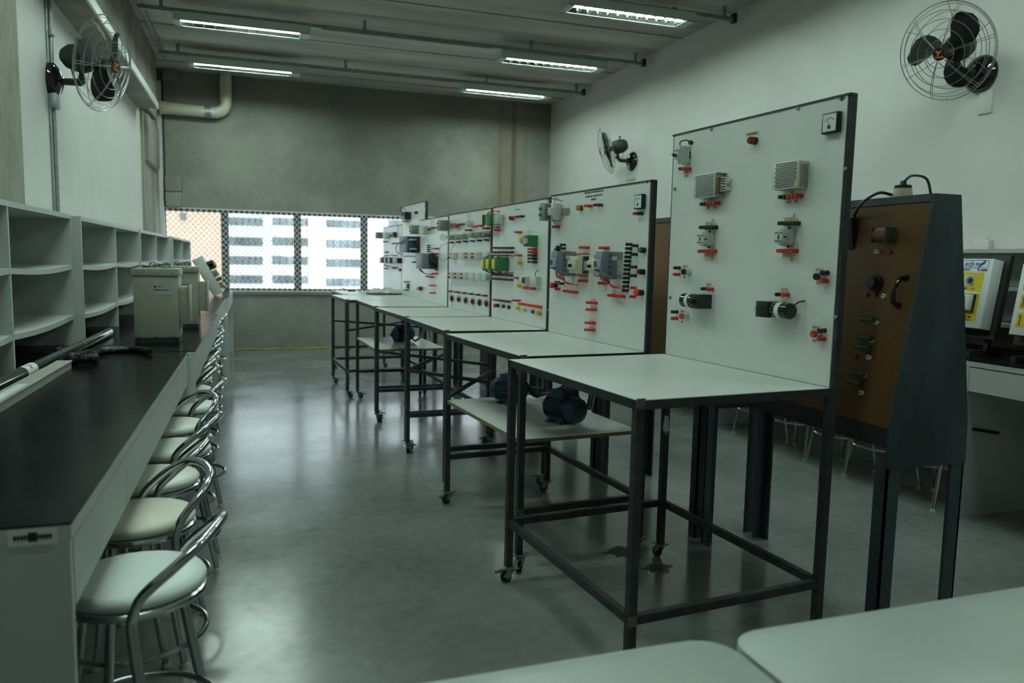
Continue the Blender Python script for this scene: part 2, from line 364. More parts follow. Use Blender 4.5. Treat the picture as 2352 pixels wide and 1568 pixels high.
# ------------------------------------------------------------------ ceiling: rails, luminaires, pipes
def rail(y, label, x0=-1.08, x1=4.72, ends=True):
    e = empty('strut_rail', (0, y, ZC), 0, label, 'rail', 'steel strut rails under the ceiling')
    MB().span((x0, -.02, -.135), (x1, .02, -.097)).span((x0, -.025, -.139), (x1, .025, -.134)).build('channel', 'galv', e, smooth=0)
    for x in (-.86, 1.22, 3.2, 4.6): MB().span((x-.018, -.006, -.1), (x+.018, .006, 0)).span((x-.03, -.02, -.004), (x+.03, .02, 0)).build('hanger', 'galv', e, smooth=0)
    MB().span((x1-.02, -.035, -.15), (x1+.015, .035, -.06)).build('end_bracket', 'matt', e, smooth=0)
    MB().span((.75, -.018, -.152), (2.7, .018, -.139)).build('slotted_cover', 'trunk', e, smooth=0)
    return e
def luminaire(x, y, label, lit=True, group='fluorescent luminaires on the ceiling rails'):
    e = empty('ceiling_luminaire', (x, y, ZC), 0, label, 'ceiling light', group); L, Wd = 1.37, .25; zt, zb = -.139, -.222
    b = MB().span((-L/2, -Wd/2, zt-.004), (L/2, Wd/2, zt))
    for s in (-1, 1): b.span((-L/2, s*Wd/2-.003, zb), (L/2, s*Wd/2+.003, zt)).span((s*L/2-.003, -Wd/2, zb), (s*L/2+.003, Wd/2, zt))
    b.span((-L/2, -Wd/2, zb-.002), (-L/2+.06, Wd/2, zb)).span((L/2-.10, -Wd/2, zb-.002), (L/2, Wd/2, zb)).span((-L/2, -Wd/2, zb-.002), (L/2, -Wd/2+.018, zb)).span((-L/2, Wd/2-.018, zb-.002), (L/2, Wd/2, zb))
    b.build('housing', 'lum', e, smooth=0)
    for xx in (-.5, .5): MB().span((xx-.02, -.02, zt), (xx+.02, .02, zt+.06)).build('mounting_clip', 'matt', e, smooth=0)
    MB().cyl((-L/2+.08, -.032, zb+.022), (L/2-.12, -.032, zb+.022), .013, n=12).build('tube', 'tubeon', e)
    for sy in (-1, 1):                                           # sloping mirror reflectors along both sides
        T = Matrix(((0, 0, 1, -L/2+.062), (1, 0, 0, 0), (0, 1, 0, 0), (0, 0, 0, 1)))
        MB().prism([(sy*.107, zb), (sy*.110, zb), (sy*.110, zt-.006), (sy*.045, zt-.006), (sy*.078, zb+.035)], L-.165, T).build('side_reflector', 'refl', e, smooth=0)
    lv = MB(); n = 12
    for k in range(n):
        xx = -L/2+.07+(L-.18)*k/(n-1); T = Matrix(((1, 0, 0, xx), (0, 0, -1, .104), (0, 1, 0, 0), (0, 0, 0, 1)))
        lv.prism([(-.002, zb), (.002, zb), (.009, zb+.018), (-.009, zb+.018)], .208, T)
    lv.build('louver', 'refl', e, smooth=0)
    return e
nm = {10.78: 'farthest', 8.92: 'middle', 7.0: 'nearest visible'}
for y in (10.78, 8.92, 7.0): rail(y, f'grey steel strut rail crossing the ceiling, {nm[y]} of the three')
for y in (5.1, 3.2, 1.3): rail(y, 'grey steel strut rail across the ceiling above and behind the camera')
LX, RX = -.06, 3.53
for x, y, lab in ((LX, 10.88, 'lit fluorescent luminaire at the upper left, the far one beside the cream pipe'),
                  (LX, 8.98, 'lit fluorescent luminaire at the upper left, the nearer one above the other'),
                  (RX, 10.88, 'dim fluorescent luminaire by the far right corner of the ceiling'),
                  (RX, 9.06, 'bright fluorescent luminaire at right, middle of the three in a line'),
                  (RX, 7.02, 'brightest fluorescent luminaire cut by the top edge of the photo')):
    luminaire(x, y, lab)
luminaire(LX, 7.05, 'fluorescent luminaire over the left aisle just above the photo edge')
for y in (5.15, 3.25, 1.35):
    for x in (LX, RX): luminaire(x, y, 'fluorescent ceiling luminaire above and behind the camera', group='luminaires out of the frame')
e = empty('ceiling_conduit', (-1.075, 8.5, ZC), 0, 'grey steel conduit running along the left edge of the ceiling', 'conduit')
MB().span((-.02, -11, -.05), (.02, 2.9, -.012)).build('conduit_run', 'galv', e, smooth=0)
for y in (-2, 0, 2): MB().span((-.03, y-.015, -.055), (.03, y+.015, 0)).build('clamp', 'galv', e, smooth=0)
# drain pipe in the far corner
e = empty('drain_pipe', (-.34, YF-.14, 3.6), 0, 'cream drain pipe with an elbow in the far left ceiling corner', 'pipe')
hz = 3.5-3.6; R = .16
pth = [(-.88, 0, hz+.012), (-R, 0, hz)] + arc((-R, 0, hz+R), (0, 0, -1), (1, 0, 0), R, 0, PI/2, 10)[1:] + [(0, 0, ZC-3.6)]
MB().tube(pth, .082, 20).build('pipe_run', 'pvc', e)
MB().cyl((-.62, 0, hz+.004), (-.60, 0, hz+.004), .088, n=20).cyl((0, 0, hz+R+.02), (0, 0, hz+R+.05), .087, n=20).build('socket_collar', 'pvc', e)
MB().cyl((-.29, 0, hz+.002), (-.2, 0, hz+.002), .086, n=20).build('pipe_clamp', 'galv', e)
MB().cyl((-.88, 0, hz+.012), (-.8, 0, hz+.012), .092, n=20).build('wall_socket', 'pvc', e)
MB().span((-.10, -.01, ZC-3.6-.02), (-.085, .01, ZC-3.6)).span((.085, -.01, ZC-3.6-.02), (.10, .01, ZC-3.6)).build('rust_bracket', 'rust', e)
# wall conduit at left
e = empty('wall_conduit', (XL, 6.1, 2.3), 0, 'vertical grey conduit on the left wall behind the left fan', 'conduit')
MB().cyl((.02, 0, -.63), (.02, 0, .89), .014, n=12).build('conduit_run', 'galv', e)
for z in (.62, .27, -.6): MB().span((0, -.03, z-.02), (.04, .03, z+.02), bev=.004).build('clamp', 'galv', e)
MB().span((0, -.06, .12), (.05, .05, .22), bev=.005).build('junction_box', 'galv', e)
MB().cyl((.008, -.05, -.63), (.008, -.05, .89), .006, n=8).build('thin_cable', 'galv', e)

# ------------------------------------------------------------------ wall fans
def fan(base, wn, hub, ax, label, spin=0, R=.315):
    """base point on the wall with outward normal wn; hub = cage centre; ax = blowing direction"""
    base, wn, hub, ax = Vector(base), Vector(wn), Vector(hub), Vector(ax).normalized()
    e = empty('wall_fan', base, 0, label, 'fan', 'black oscillating wall fans'); o = base
    L = lambda p: Vector(p)-o
    T = axisM((0, 0, 0), wn)
    MB().lathe([(0, 0), (.125, 0), (.128, .012), (.118, .035), (.085, .06), (.045, .078), (.03, .082), (0, .084)], T, 28).build('wall_mount', 'gloss', e)
    mc = hub - ax*.16                                            # motor centre
    knee = base + wn*.20 + V(0, 0, .0)
    j = mc - V(0, 0, .13)
    MB().tube([L(base+wn*.05), L(knee-wn*.01), L(knee+(j-knee).normalized()*.02), L(j)], [.022, .02, .02, .022], 10).build('arm', 'matt', e)
    MB().cyl(L(j)-wn.cross(V(0, 0, 1))*.03, L(j)+wn.cross(V(0, 0, 1))*.03, .02, n=14).bar(L(j), L(mc-V(0, 0, .05)), .03).build('tilt_joint', 'matt', e)
    T = axisM(L(mc), ax)
    MB().lathe([(0, -.135), (.05, -.125), (.08, -.085), (.09, -.03), (.09, .03), (.075, .06), (.03, .075), (0, .075)], T, 24).build('motor', 'matt', e)
    MB().cyl(L(mc-ax*.02+V(0, 0, .085)), L(mc-ax*.02+V(0, 0, .12)), .008, n=10).sph(L(mc-ax*.02+V(0, 0, .122)), .014, 10).build('oscillation_knob', 'matt', e)
    MB().tube(bez([L(mc-ax*.08-V(0, 0, .05)), L((mc+knee)/2-V(0, 0, .05)-wn*.05), L(knee+V(0, 0, .03)), L(base+wn*.07+V(0, 0, .02))], 8), .004, 6).build('cable', 'matt', e)
    H = axisM(L(hub), ax)
    c = MB()
    for rr, z in ((.09, .082), (.155, .073), (.215, .056), (.268, .032), (R, 0)):
        c.tube([H @ V(rr*math.cos(2*PI*k/40), rr*math.sin(2*PI*k/40), z) for k in range(40)], .0022, 5, closed=True)
    for rr, z in ((.12, -.086), (.19, -.074), (.25, -.050), (.298, -.022), (R+.003, -.008)):
        c.tube([H @ V(rr*math.cos(2*PI*k/40), rr*math.sin(2*PI*k/40), z) for k in range(40)], .0022, 5, closed=True)
    for k in range(6):
        for da in (-.028, .028):
            a = spin+k*PI/3+da
            q = [(.05, .084), (.13, .08), (.2, .063), (.265, .036), (R, 0)]; c.tube([H @ V(r*math.cos(a), r*math.sin(a), z+.003) for r, z in q], .0022, 5)
        a = spin+k*PI/3+.3
        q = [(.08, -.09), (.15, -.087), (.205, -.073), (.255, -.05), (R, -.008)]; c.tube([H @ V(r*math.cos(a), r*math.sin(a), z-.003) for r, z in q], .0022, 5)
    c.build('cage', 'galvc', e)
    for k in range(3):
        b = MB(); a0 = spin+k*2*PI/3+.4; rows_ = []
        for r, hw, cen in ((.03, .35, 0), (.06, .42, .02), (.10, .50, .08), (.14, .54, .16), (.18, .52, .24), (.215, .45, .31), (.24, .34, .36), (.257, .20, .40), (.263, .07, .41)):
            row = []
            for jx in range(7):
                s_ = jx/6-.5; ang = a0+cen+s_*2*hw
                row.append(b.bm.verts.new(H @ V(r*math.cos(ang), r*math.sin(ang), -.015+s_*.075*(1-r*1.6))))
            rows_.append(row)
        for A, B in zip(rows_, rows_[1:]):
            for jx in range(6): b.bm.faces.new((A[jx], A[jx+1], B[jx+1], B[jx]))
        bmesh.ops.solidify(b.bm, geom=list(b.bm.faces), thickness=.003)
        b.build('blade', 'matt', e, smooth=60)
    MB().cyl(H @ V(0, 0, -.08), H @ V(0, 0, .02), .035, n=18).build('hub', 'matt', e)
    bd = MB().cyl(H @ V(0, 0, .078), H @ V(0, 0, .09), .042, n=24).build('badge', 'black', e)
    lg = MB()
    for p, q in (((-.018, .022), (.0, .008)), ((.018, .022), (0, .008)), ((0, .008), (-.012, -.008))): lg.bar(H @ V(*p, .0915), H @ V(*q, .0915), .008, .002, up=tuple(ax))
    for k in range(5): lg.bar(H @ V(-.024+.011*k, -.017-.001*k, .0915), H @ V(-.017+.011*k, -.017-.001*k, .0915), .009, .002, up=tuple(ax))
    lg.build('badge_print', 'orange', bd)
    return e
fan((XL, 6.12, 2.61), V(1, 0, 0), onY(238, 147, 6.0), (.90, -.36, -.2), 'black wall fan with wire cage on the left wall', .2)
fan((XR, 4.13, 2.80), V(-1, 0, 0), onX(2173, 119, 4.43), (-.91, -.24, -.33), 'black wall fan with wire cage high on the right, above the blank plate', .12)
fan((XR, 9.28, 2.79), V(-1, 0, 0), onX(1392, 345, 4.42), (-.88, .36, -.28), 'black wall fan on the right wall seen edge on above the bench panels', .1)
for (a, b, lab) in (((2252, 212), (2279, 258), 'blank white wall plate below the large right fan'), ((1441, 385), (1461, 411), 'blank white wall plate below the far right fan')):
    p, q = onX(*a, XR), onX(*b, XR); c = (p+q)/2
    e = empty('wall_plate', c, 0, lab, 'wall plate'); h = abs(p.z-q.z)/2; d = abs(p.y-q.y)/2
    MB().box((-.006, 0, 0), (.012, 2*d, 2*h), bev=.004).build('cover', 'wall', e); MB().cyl((-.013, 0, h*.6), (-.011, 0, h*.6), .004).cyl((-.013, 0, -h*.6), (-.011, 0, -h*.6), .004).build('screw', 'wall', e)

# ------------------------------------------------------------------ left benches and shelves
ZB = .9327
def sticker(parent, c, w, h, nx):
    """white asset sticker with a dark emblem; nx = outward normal"""
    T = axisM(c, nx); s = MB(); s.prism([(-w/2, -h/2), (w/2, -h/2), (w/2, h/2), (-w/2, h/2)], .0012, T); o = s.build('asset_sticker', 'paper', parent, smooth=0)
    k = MB(); z = .0016
    def r(x0, y0, x1, y1): k.prism([(x0, y0), (x1, y0), (x1, y1), (x0, y1)], .0004, T @ Matrix.Translation((0, 0, .0013)))
    r(-w*.4, -h*.05, w*.4, h*.08); r(-w*.10, -h*.28, w*.10, h*.30)
    for q in range(4): r(-w*.38+q*w*.07, -h*.18, -w*.34+q*w*.07, h*.16); r(w*.13+q*w*.07, -h*.18, w*.17+q*w*.07, h*.16)
    k.build('print', 'ink', o, smooth=0); return o
def bench(y0, y1, xf, xb, label, seams, sgn=1, sticker_on=False, drawers=True):
    """desk unit against a wall: worktop, edge band, drawer fronts and end panels. sgn=+1: front faces +x"""
    e = empty('lab_bench', (xf, (y0+y1)/2, 0), 0, label, 'bench'); L = e.location; w = abs(xf-xb)
    f = lambda d: -sgn*d                                        # depth behind the front
    h = (y1-y0)/2
    MB().span((f(.0), -h, ZB-.004), (f(w), h, ZB)).build('worktop', 'blacktop', e, smooth=0)
    MB().span((f(.001), -h, ZB-.034), (f(w), h, ZB-.0045)).build('edge_band', 'cab', e, smooth=0)
    MB().span((f(.026), -h+.022, .757), (f(.030), h-.022, ZB-.036)).build('gap_backing', 'hole', e, smooth=0)  # dark sheet added behind the drawer fronts so their gaps look shaded
    ys = [-h+.022]+[s-L.y for s in seams]+[h-.022]
    for a, b in zip(ys, ys[1:]): MB().span((f(.003), a+.004, .755), (f(.024), b-.004, ZB-.040), bev=.001).build('drawer_front', 'cab', e, smooth=0)
    for s in (-1, 1): MB().span((f(.004), s*h, 0), (f(w), s*(h-.022), ZB-.035)).build('end_panel', 'cab', e, smooth=0)
    MB().span((f(w-.02), -h+.022, .30), (f(w-.002), h-.022, ZB-.036)).build('modesty_panel', 'cab', e, smooth=0)
    if sticker_on: sticker(e, (f(.065), -h-.0005, ZB-.022), .082, .032, (0, -1, 0))
    return e
bench(1.612, 4.372, -.338, XL+.022, 'long black topped bench at the near left with transformers beyond its end', [2.29, 3.02, 3.79], sticker_on=True)
bench(4.392, 7.105, -.300, XL+.022, 'black topped left bench carrying the two transformer boxes', [5.07, 5.74, 6.42], sticker_on=True)
bench(7.125, 9.775, -.325, XL+.022, 'third black topped bench along the left wall, past the transformers', [7.8, 8.45, 9.1])
bench(9.795, 12.10, -.290, XL+.03, 'last left bench under the window carrying the leaning board', [10.35, 10.95, 11.5])
def shelf(y0, y1, xf, z1, xb, label, sgn=1, bays=2, back=True, zs=(1.09, 1.365), z0=ZB):
    e = empty('shelf_unit', (xf, (y0+y1)/2, z0), 0, label, 'shelf'); w = abs(xf-xb); h = (y1-y0)/2; f = lambda d: -sgn*d
    MB().span((0, -h, z1-z0-.024), (f(w), h, z1-z0)).build('top_board', 'shelfm', e, smooth=0)
    for s in (-1, 1): MB().span((0, s*h, 0), (f(w), s*(h-.018), z1-z0-.024)).build('side_panel', 'shelfm', e, smooth=0)
    for k in range(1, bays):
        y = -h+2*h*k/bays; MB().span((f(.002), y-.009, 0), (f(w), y+.009, z1-z0-.024)).build('divider', 'shelfm', e, smooth=0)
    for z in zs:
        for k in range(bays):
            a = -h+2*h*k/bays+.011; b = -h+2*h*(k+1)/bays-.011
            n = 14; top, bot = [], []
            for q in range(n+1):
                u = q/n; sag = -.014*math.sin(PI*u); top.append((a+(b-a)*u, z-z0+.012+sag)); bot.append((a+(b-a)*u, z-z0-.012+sag))
            x0, x1 = sorted((f(.003), f(w-.01)))
            m = MB().prism(top+bot[::-1], x1-x0, Matrix(((0, 0, 1, x0), (1, 0, 0, 0), (0, 1, 0, 0), (0, 0, 0, 1))))
            m.build('shelf_board', 'shelfm', e)
    if back: MB().span((f(w-.008), -h+.018, .0), (f(w), h-.018, z1-z0-.024)).build('back_panel', 'shelfm', e, smooth=0)
    return e
shelf(2.5, 4.797, -.945, 1.652, XL, 'grey white open shelf unit at the far left edge of the photo')
shelf(4.803, 7.097, -.900, 1.645, XL, 'grey white open shelf unit beside the transformer boxes')
shelf(7.103, 9.397, -.890, 1.645, XL, 'grey white open shelf unit behind the transformer boxes')
shelf(9.403, 12.0, -.850, 1.64, XL+.03, 'grey white open shelf unit nearest the window')

# transformers
def transformer(x, y, label):
    e = empty('transformer', (x, y, ZB), 0, label, 'transformer', 'beige transformers on the left bench'); w, d, h = .245, .24, .43
    MB().span((-w/2+.004, -d/2+.004, .03), (w/2-.004, d/2-.004, h-.04), bev=.004).build('case', 'beige', e)
    MB().span((-w/2-.003, -d/2-.006, h-.042), (w/2+.003, d/2+.006, h), bev=.004).build('lid', 'beige', e)
    MB().span((-w/2+.006, -d/2+.006, 0), (w/2-.006, d/2-.006, .03)).build('base_channel', 'matt', e, smooth=0)
    t = MB().span((w/2-.004, -d/2+.04, .12), (w/2+.045, d/2-.05, .325), bev=.004).build('terminal_box', 'beige', e)
    MB().span((w/2+.045, -d/2+.03, .115), (w/2+.056, d/2-.04, .335), bev=.003).build('terminal_cover', 'beige', t)
    for xx in (-.02, .05): MB().tube([(xx+.018*math.cos(2*PI*k/20), -.02+xx*.4, h+.018+.018*math.sin(2*PI*k/20)) for k in range(20)], .005, 8, closed=True).cyl((xx, -.02+xx*.4, h-.002), (xx, -.02+xx*.4, h+.004), .009).build('eye_bolt', 'galv', e)
    s = MB()
    for xx in (-.09, 0, .09):
        for z in (h-.022, .042): s.cyl((xx, -d/2-.012, z), (xx, -d/2+.01, z), .0055, n=10)
    s.cyl((w/2+.02, -d/2+.035, .19), (w/2+.02, -d/2+.045, .19), .006, n=10); s.build('screws', 'galv', e)
    p = MB().span((-.012, -d/2+.0025, .275), (.088, -d/2+.005, .34)).build('name_plate', 'silver', e, smooth=0)
    MB().span((-.008, -d/2+.0015, .305), (.07, -d/2+.003, .309)).span((-.008, -d/2+.0015, .325), (.03, -d/2+.003, .328)).span((-.008, -d/2+.0015, .318), (.0, -d/2+.003, .332)).build('print', 'ink', p, smooth=0)
    MB().span((w/2-.004, -d/2+.02, .075), (w/2+.012, -d/2+.045, .083)).build('earth_terminal', 'brass', e)
    return e
transformer(-.533, 4.935, 'nearer beige transformer box with eye bolts and a silver plate')
transformer(-.485, 5.86, 'farther beige transformer box partly hidden behind the nearer one')
# things lying on the near bench
e = empty('metal_tube', (-.87, 4.1, ZB), 0, 'long dark glossy tube with a white paper label lying on the near left bench', 'tube')
A, B = V(-.03, -1.5, .028), V(.02, 1.13, .028)
MB().cyl(A, B, .026, n=24).build('tube_body', 'acryl', e); d = (B-A).normalized(); q = A+d*(.5)
lb = MB(); pa = onZ(60, 843, ZB+.045); pq = V(-.87, 4.1, ZB); y = pa.y-pq.y; c = A + d*((y-A.y)/d.y)
lb.lathe([(.0265, -.07), (.0268, -.07), (.0268, .07), (.0265, .07)], axisM(c, d), 24); o = lb.build('paper_label', 'paper', e)
k = MB(); T = axisM(c, d, (1, 0, .3))
for a_, z in ((.4, -.02), (.7, .0), (.5, .02), (1., -.01)): k.bar(T @ V(.0272*math.cos(a_), .0272*math.sin(a_), z-.006), T @ V(.0272*math.cos(a_+.3), .0272*math.sin(a_+.3), z+.006), .006, .001)
k.build('print', 'ink', o)
MB().cyl(B, B+d*.004, .027, n=24).cyl(A+d*1.9, A+d*1.905, .0268, n=24).build('end_rim', 'alu', e)
e = empty('plastic_trunking', (-.79, 3.2, ZB), .0, 'grey rectangular trunking length lying beside the long tube', 'trunking')
MB().span((-.035, -1.1, 0), (.02, .60, .034), bev=.002).build('trunking_body', 'trunk', e, smooth=0); MB().span((-.038, -1.1, .030), (.023, .605, .038), bev=.002).build('trunking_lid', 'trunk', e, smooth=0)
MB().span((-.02, -.42, .038), (.012, -.06, .0388)).build('white_sticker', 'paper', e, smooth=0)
e = empty('metal_rod', (-1.02, 3.5, ZB), 0, 'short dark rod end under the shelf at the photo edge', 'rod')
p = onZ(10, 818, ZB+.015); MB().cyl((p.x+1.02, p.y-3.5, .015), (p.x+1.0, p.y-4.4, .015), .014, n=14).build('rod_body', 'galv', e)
# coiled cord
e = empty('coiled_cord', (-.75, 4.3, ZB), 0, 'coiled black spiral cord heaped on the near left bench', 'cord')
def coil(path, r, wire, turns):
    P = bez(path, 24); out = []; n = len(P)
    for i in range(n-1):
        for k in range(max(1, int(turns*10/n))):
            t = k/max(1, int(turns*10/n)); p = P[i].lerp(P[i+1], t); d = (P[i+1]-P[i]).normalized(); x = d.cross(V(0, 0, 1)).normalized(); y = x.cross(d)
            a = 2*PI*(i+t)*turns/n; out.append(p+x*(r*math.cos(a))+y*(r*math.sin(a)))
    return MB().tube(out, wire, 5)
lc = lambda px, py, z=.016: onZ(px, py, ZB+z)-V(-.75, 4.3, ZB)
coil([lc(200, 815), lc(235, 806), lc(270, 803), lc(310, 802), lc(345, 808)], .015, .0035, 60).build('spiral', 'black', e)
hp = [lc(190, 822, .02)+V(.05*math.cos(a*1.1), .10*math.sin(a*1.1), .01*(a % 2)) for a in range(0, 9)]
coil(hp, .016, .0035, 70).build('spiral_heap', 'black', e)
coil([lc(128, 806), lc(140, 802), lc(158, 804)], .013, .0035, 18).build('spiral_end', 'black', e)
# leaning electronic board at the window end
p0, p1 = onY(447, 596, 10.2), onY(498, 676, 10.2)
e = empty('circuit_board', (p1.x, 10.2, ZB), 0, 'leaning grey board with olive components at the far end of the left bench', 'board')
dx, dz = p0.x-p1.x, p0.z-ZB-.0; LN = math.hypot(dx, dz); T = Matrix.Translation((0, 0, 0)) @ Matrix.Rotation(-math.atan2(-dx, dz), 4, 'Y')
def lean(mb, n, m, par=e, s=35): bmesh.ops.transform(mb.bm, matrix=T, verts=mb.bm.verts); return mb.build(n, m, par, smooth=s)
lean(MB().span((-.012, -.16, .015), (.10, .16, LN), bev=.003), 'chassis', 'grey')
lean(MB().span((-.02, -.165, .015), (-.012, .165, LN)), 'back_plate', 'frame')
for z0, z1, dd, m_ in ((.06, .14, .15, 'pcb'), (.15, .20, .17, 'resist'), (.21, .30, .16, 'pcb'), (.31, .42, .18, 'matt'), (.33, .40, .19, 'pcb')): lean(MB().span((.10, -.13, z0), (dd, .11, z1), bev=.012), 'component', m_)
lean(MB().cyl((-.02, -.16, LN-.01), (-.02, .1, LN-.01), .006), 'stay', 'galv')

# ------------------------------------------------------------------ stools
def make_stool(m):
    e = empty('bar_stool', (0, 0, 0)); r = .168; zs = .645
    prof = [(0, zs-.034), (r-.012, zs-.034), (r-.001, zs-.027), (r+.002, zs-.016), (r-.005, zs-.005), (r-.025, zs), (r*.5, zs+.004), (0, zs+.006)]
    MB().lathe(prof, None, 48).build('seat', m, e, smooth=60)
    MB().tube([((r-.008)*math.cos(2*PI*k/40), (r-.008)*math.sin(2*PI*k/40), zs-.045) for k in range(40)], .0115, 10, closed=True).build('seat_ring', 'chrome', e)
    # hoop: both rear legs and the low backrest are one bent tube
    side = lambda s: [V(.14, s*.205, .012), V(.075, s*.176, .40), V(.055, s*.174, zs-.075), V(.060, s*.174, zs-.03), V(.082, s*.173, zs+.015), V(.146, s*.154, zs+.073), V(.19, s*.105, zs+.110), V(.202, s*.045, zs+.121)]
    MB().tube(bez(side(-1)+[V(.204, 0, zs+.123)]+side(1)[::-1], 8), .0125, 12).build('back_hoop', 'chrome', e)
    for s in (-1, 1): MB().tube([(-.155, s*.170, .012), (-.10, s*.108, zs-.045)], .0115, 12).build('front_leg', 'chrome', e)
    MB().tube([(.205*math.cos(2*PI*k/40)-.01, .205*math.sin(2*PI*k/40), .26) for k in range(40)], .0085, 8, closed=True).build('foot_ring', 'chrome', e)
    for x, y in ((.14, .205), (.14, -.205), (-.155, .17), (-.155, -.17)): MB().lathe([(0, 0), (.0155, 0), (.016, .010), (.0135, .018), (0, .018)], Matrix.Translation((x, y, 0)), 16).build('rubber_foot', 'rubber', e)
    return e
protos = {k: make_stool(m) for k, m in (('W', 'seat'), ('C', 'seatc'), ('M', 'seatm'))}
stools = [(-.295, 2.06, -.22, 'W', 'nearest stool with a chrome hoop and the whitest seat at the left bench'),
          (-.355, 2.56, .42, 'C', 'second stool from the near end, cream seat and hoop turned towards the camera'),
          (-.37, 3.0, -.10, 'M', 'third stool from the near end at the left bench'),
          (-.35, 3.45, -.16, 'M', 'fourth stool from the near end at the left bench'),
          (-.395, 3.92, .45, 'M', 'fifth stool from the near end at the left bench, hoop turned open'),
          (-.36, 4.41, -.12, 'M', 'sixth stool from the near end, last in front of the first long bench')]
hoops = [(500, 839), (500, 818), (504, 801), (509, 784.5), (510, 771), (512.6, 758.6), (500, 744.5), (505, 737.5), (511, 730), (520, 720)]
words = ['seventh', 'eighth', 'ninth', 'tenth', 'eleventh', 'twelfth', 'thirteenth', 'fourteenth', 'fifteenth', 'sixteenth']
for (px, py), wd in zip(hoops, words):
    p = onZ(px, py, .775); stools.append((p.x-.205, p.y, random.uniform(-.15, .15), 'M', f'{wd} chrome stool from the near end along the left bench'))
for i, y in enumerate((3.58, 3.98, 4.36, 4.83, 5.3)):
    stools.append((4.03, y, PI+random.uniform(-.2, .2), 'M', ('nearest', 'second nearest', 'third nearest', 'fourth nearest', 'fifth nearest')[i]+' chrome stool under the right bench, its legs seen below the dark cabinet'))
used = set()
for x, y, a, k, lab in stools:
    p = protos[k]
    o = p if k not in used else copy_tree(p)
    used.add(k); o.location = (x, y, 0); o.rotation_euler = (0, 0, a); tag(o, lab, 'stool', 'chrome bar stools with round seats')

# ------------------------------------------------------------------ right side: bench, shelf, trainers
def rbench(y0, y1, label, seams): return bench(y0, y1, 3.9, XR-.022, label, seams, sgn=-1)
rb = rbench(.5, 3.30, 'right wall bench at the photo edge carrying the yellow trainers', [1.2, 1.9, 2.6])
rb2 = rbench(3.315, 5.90, 'right wall bench with stools under it, mostly hidden by the brown board cabinet', [4.0, 4.6, 5.25])
rbench(5.915, 8.5, 'right wall bench beyond the stools with a white end panel', [6.5, 7.2, 7.8])
hp = onY(2225, 983, 3.30); hq = onY(2284, 992, 3.30); L = rb.location
MB().bar((hp.x-L.x, 3.276-L.y, hp.z), (hq.x-L.x, 3.276-L.y, hq.z), .018, .016, up=(0, 1, 0)).build('handle_slot', 'hole', rb, smooth=0)
shelf(.5, 3.05, 4.45, 1.585, XR, 'grey shelf unit at the right photo edge behind the second trainer', sgn=-1, zs=(1.12, 1.35))
shelf(3.056, 5.6, 4.45, 1.585, XR, 'grey shelf unit behind the yellow and white intercom trainer', sgn=-1, zs=(1.12, 1.35))
p = onX(2262, 562, XR); e = empty('power_outlet', (XR, p.y, 1.62), 0, 'white outlet box on the right wall just above the shelf', 'outlet')
MB().span((-.04, -.06, -.03), (0, .06, .035), bev=.005).build('cover', 'wall', e); MB().cyl((-.02, -.03, .035), (-.02, -.03, .06), .006).build('cable', 'wall', e)
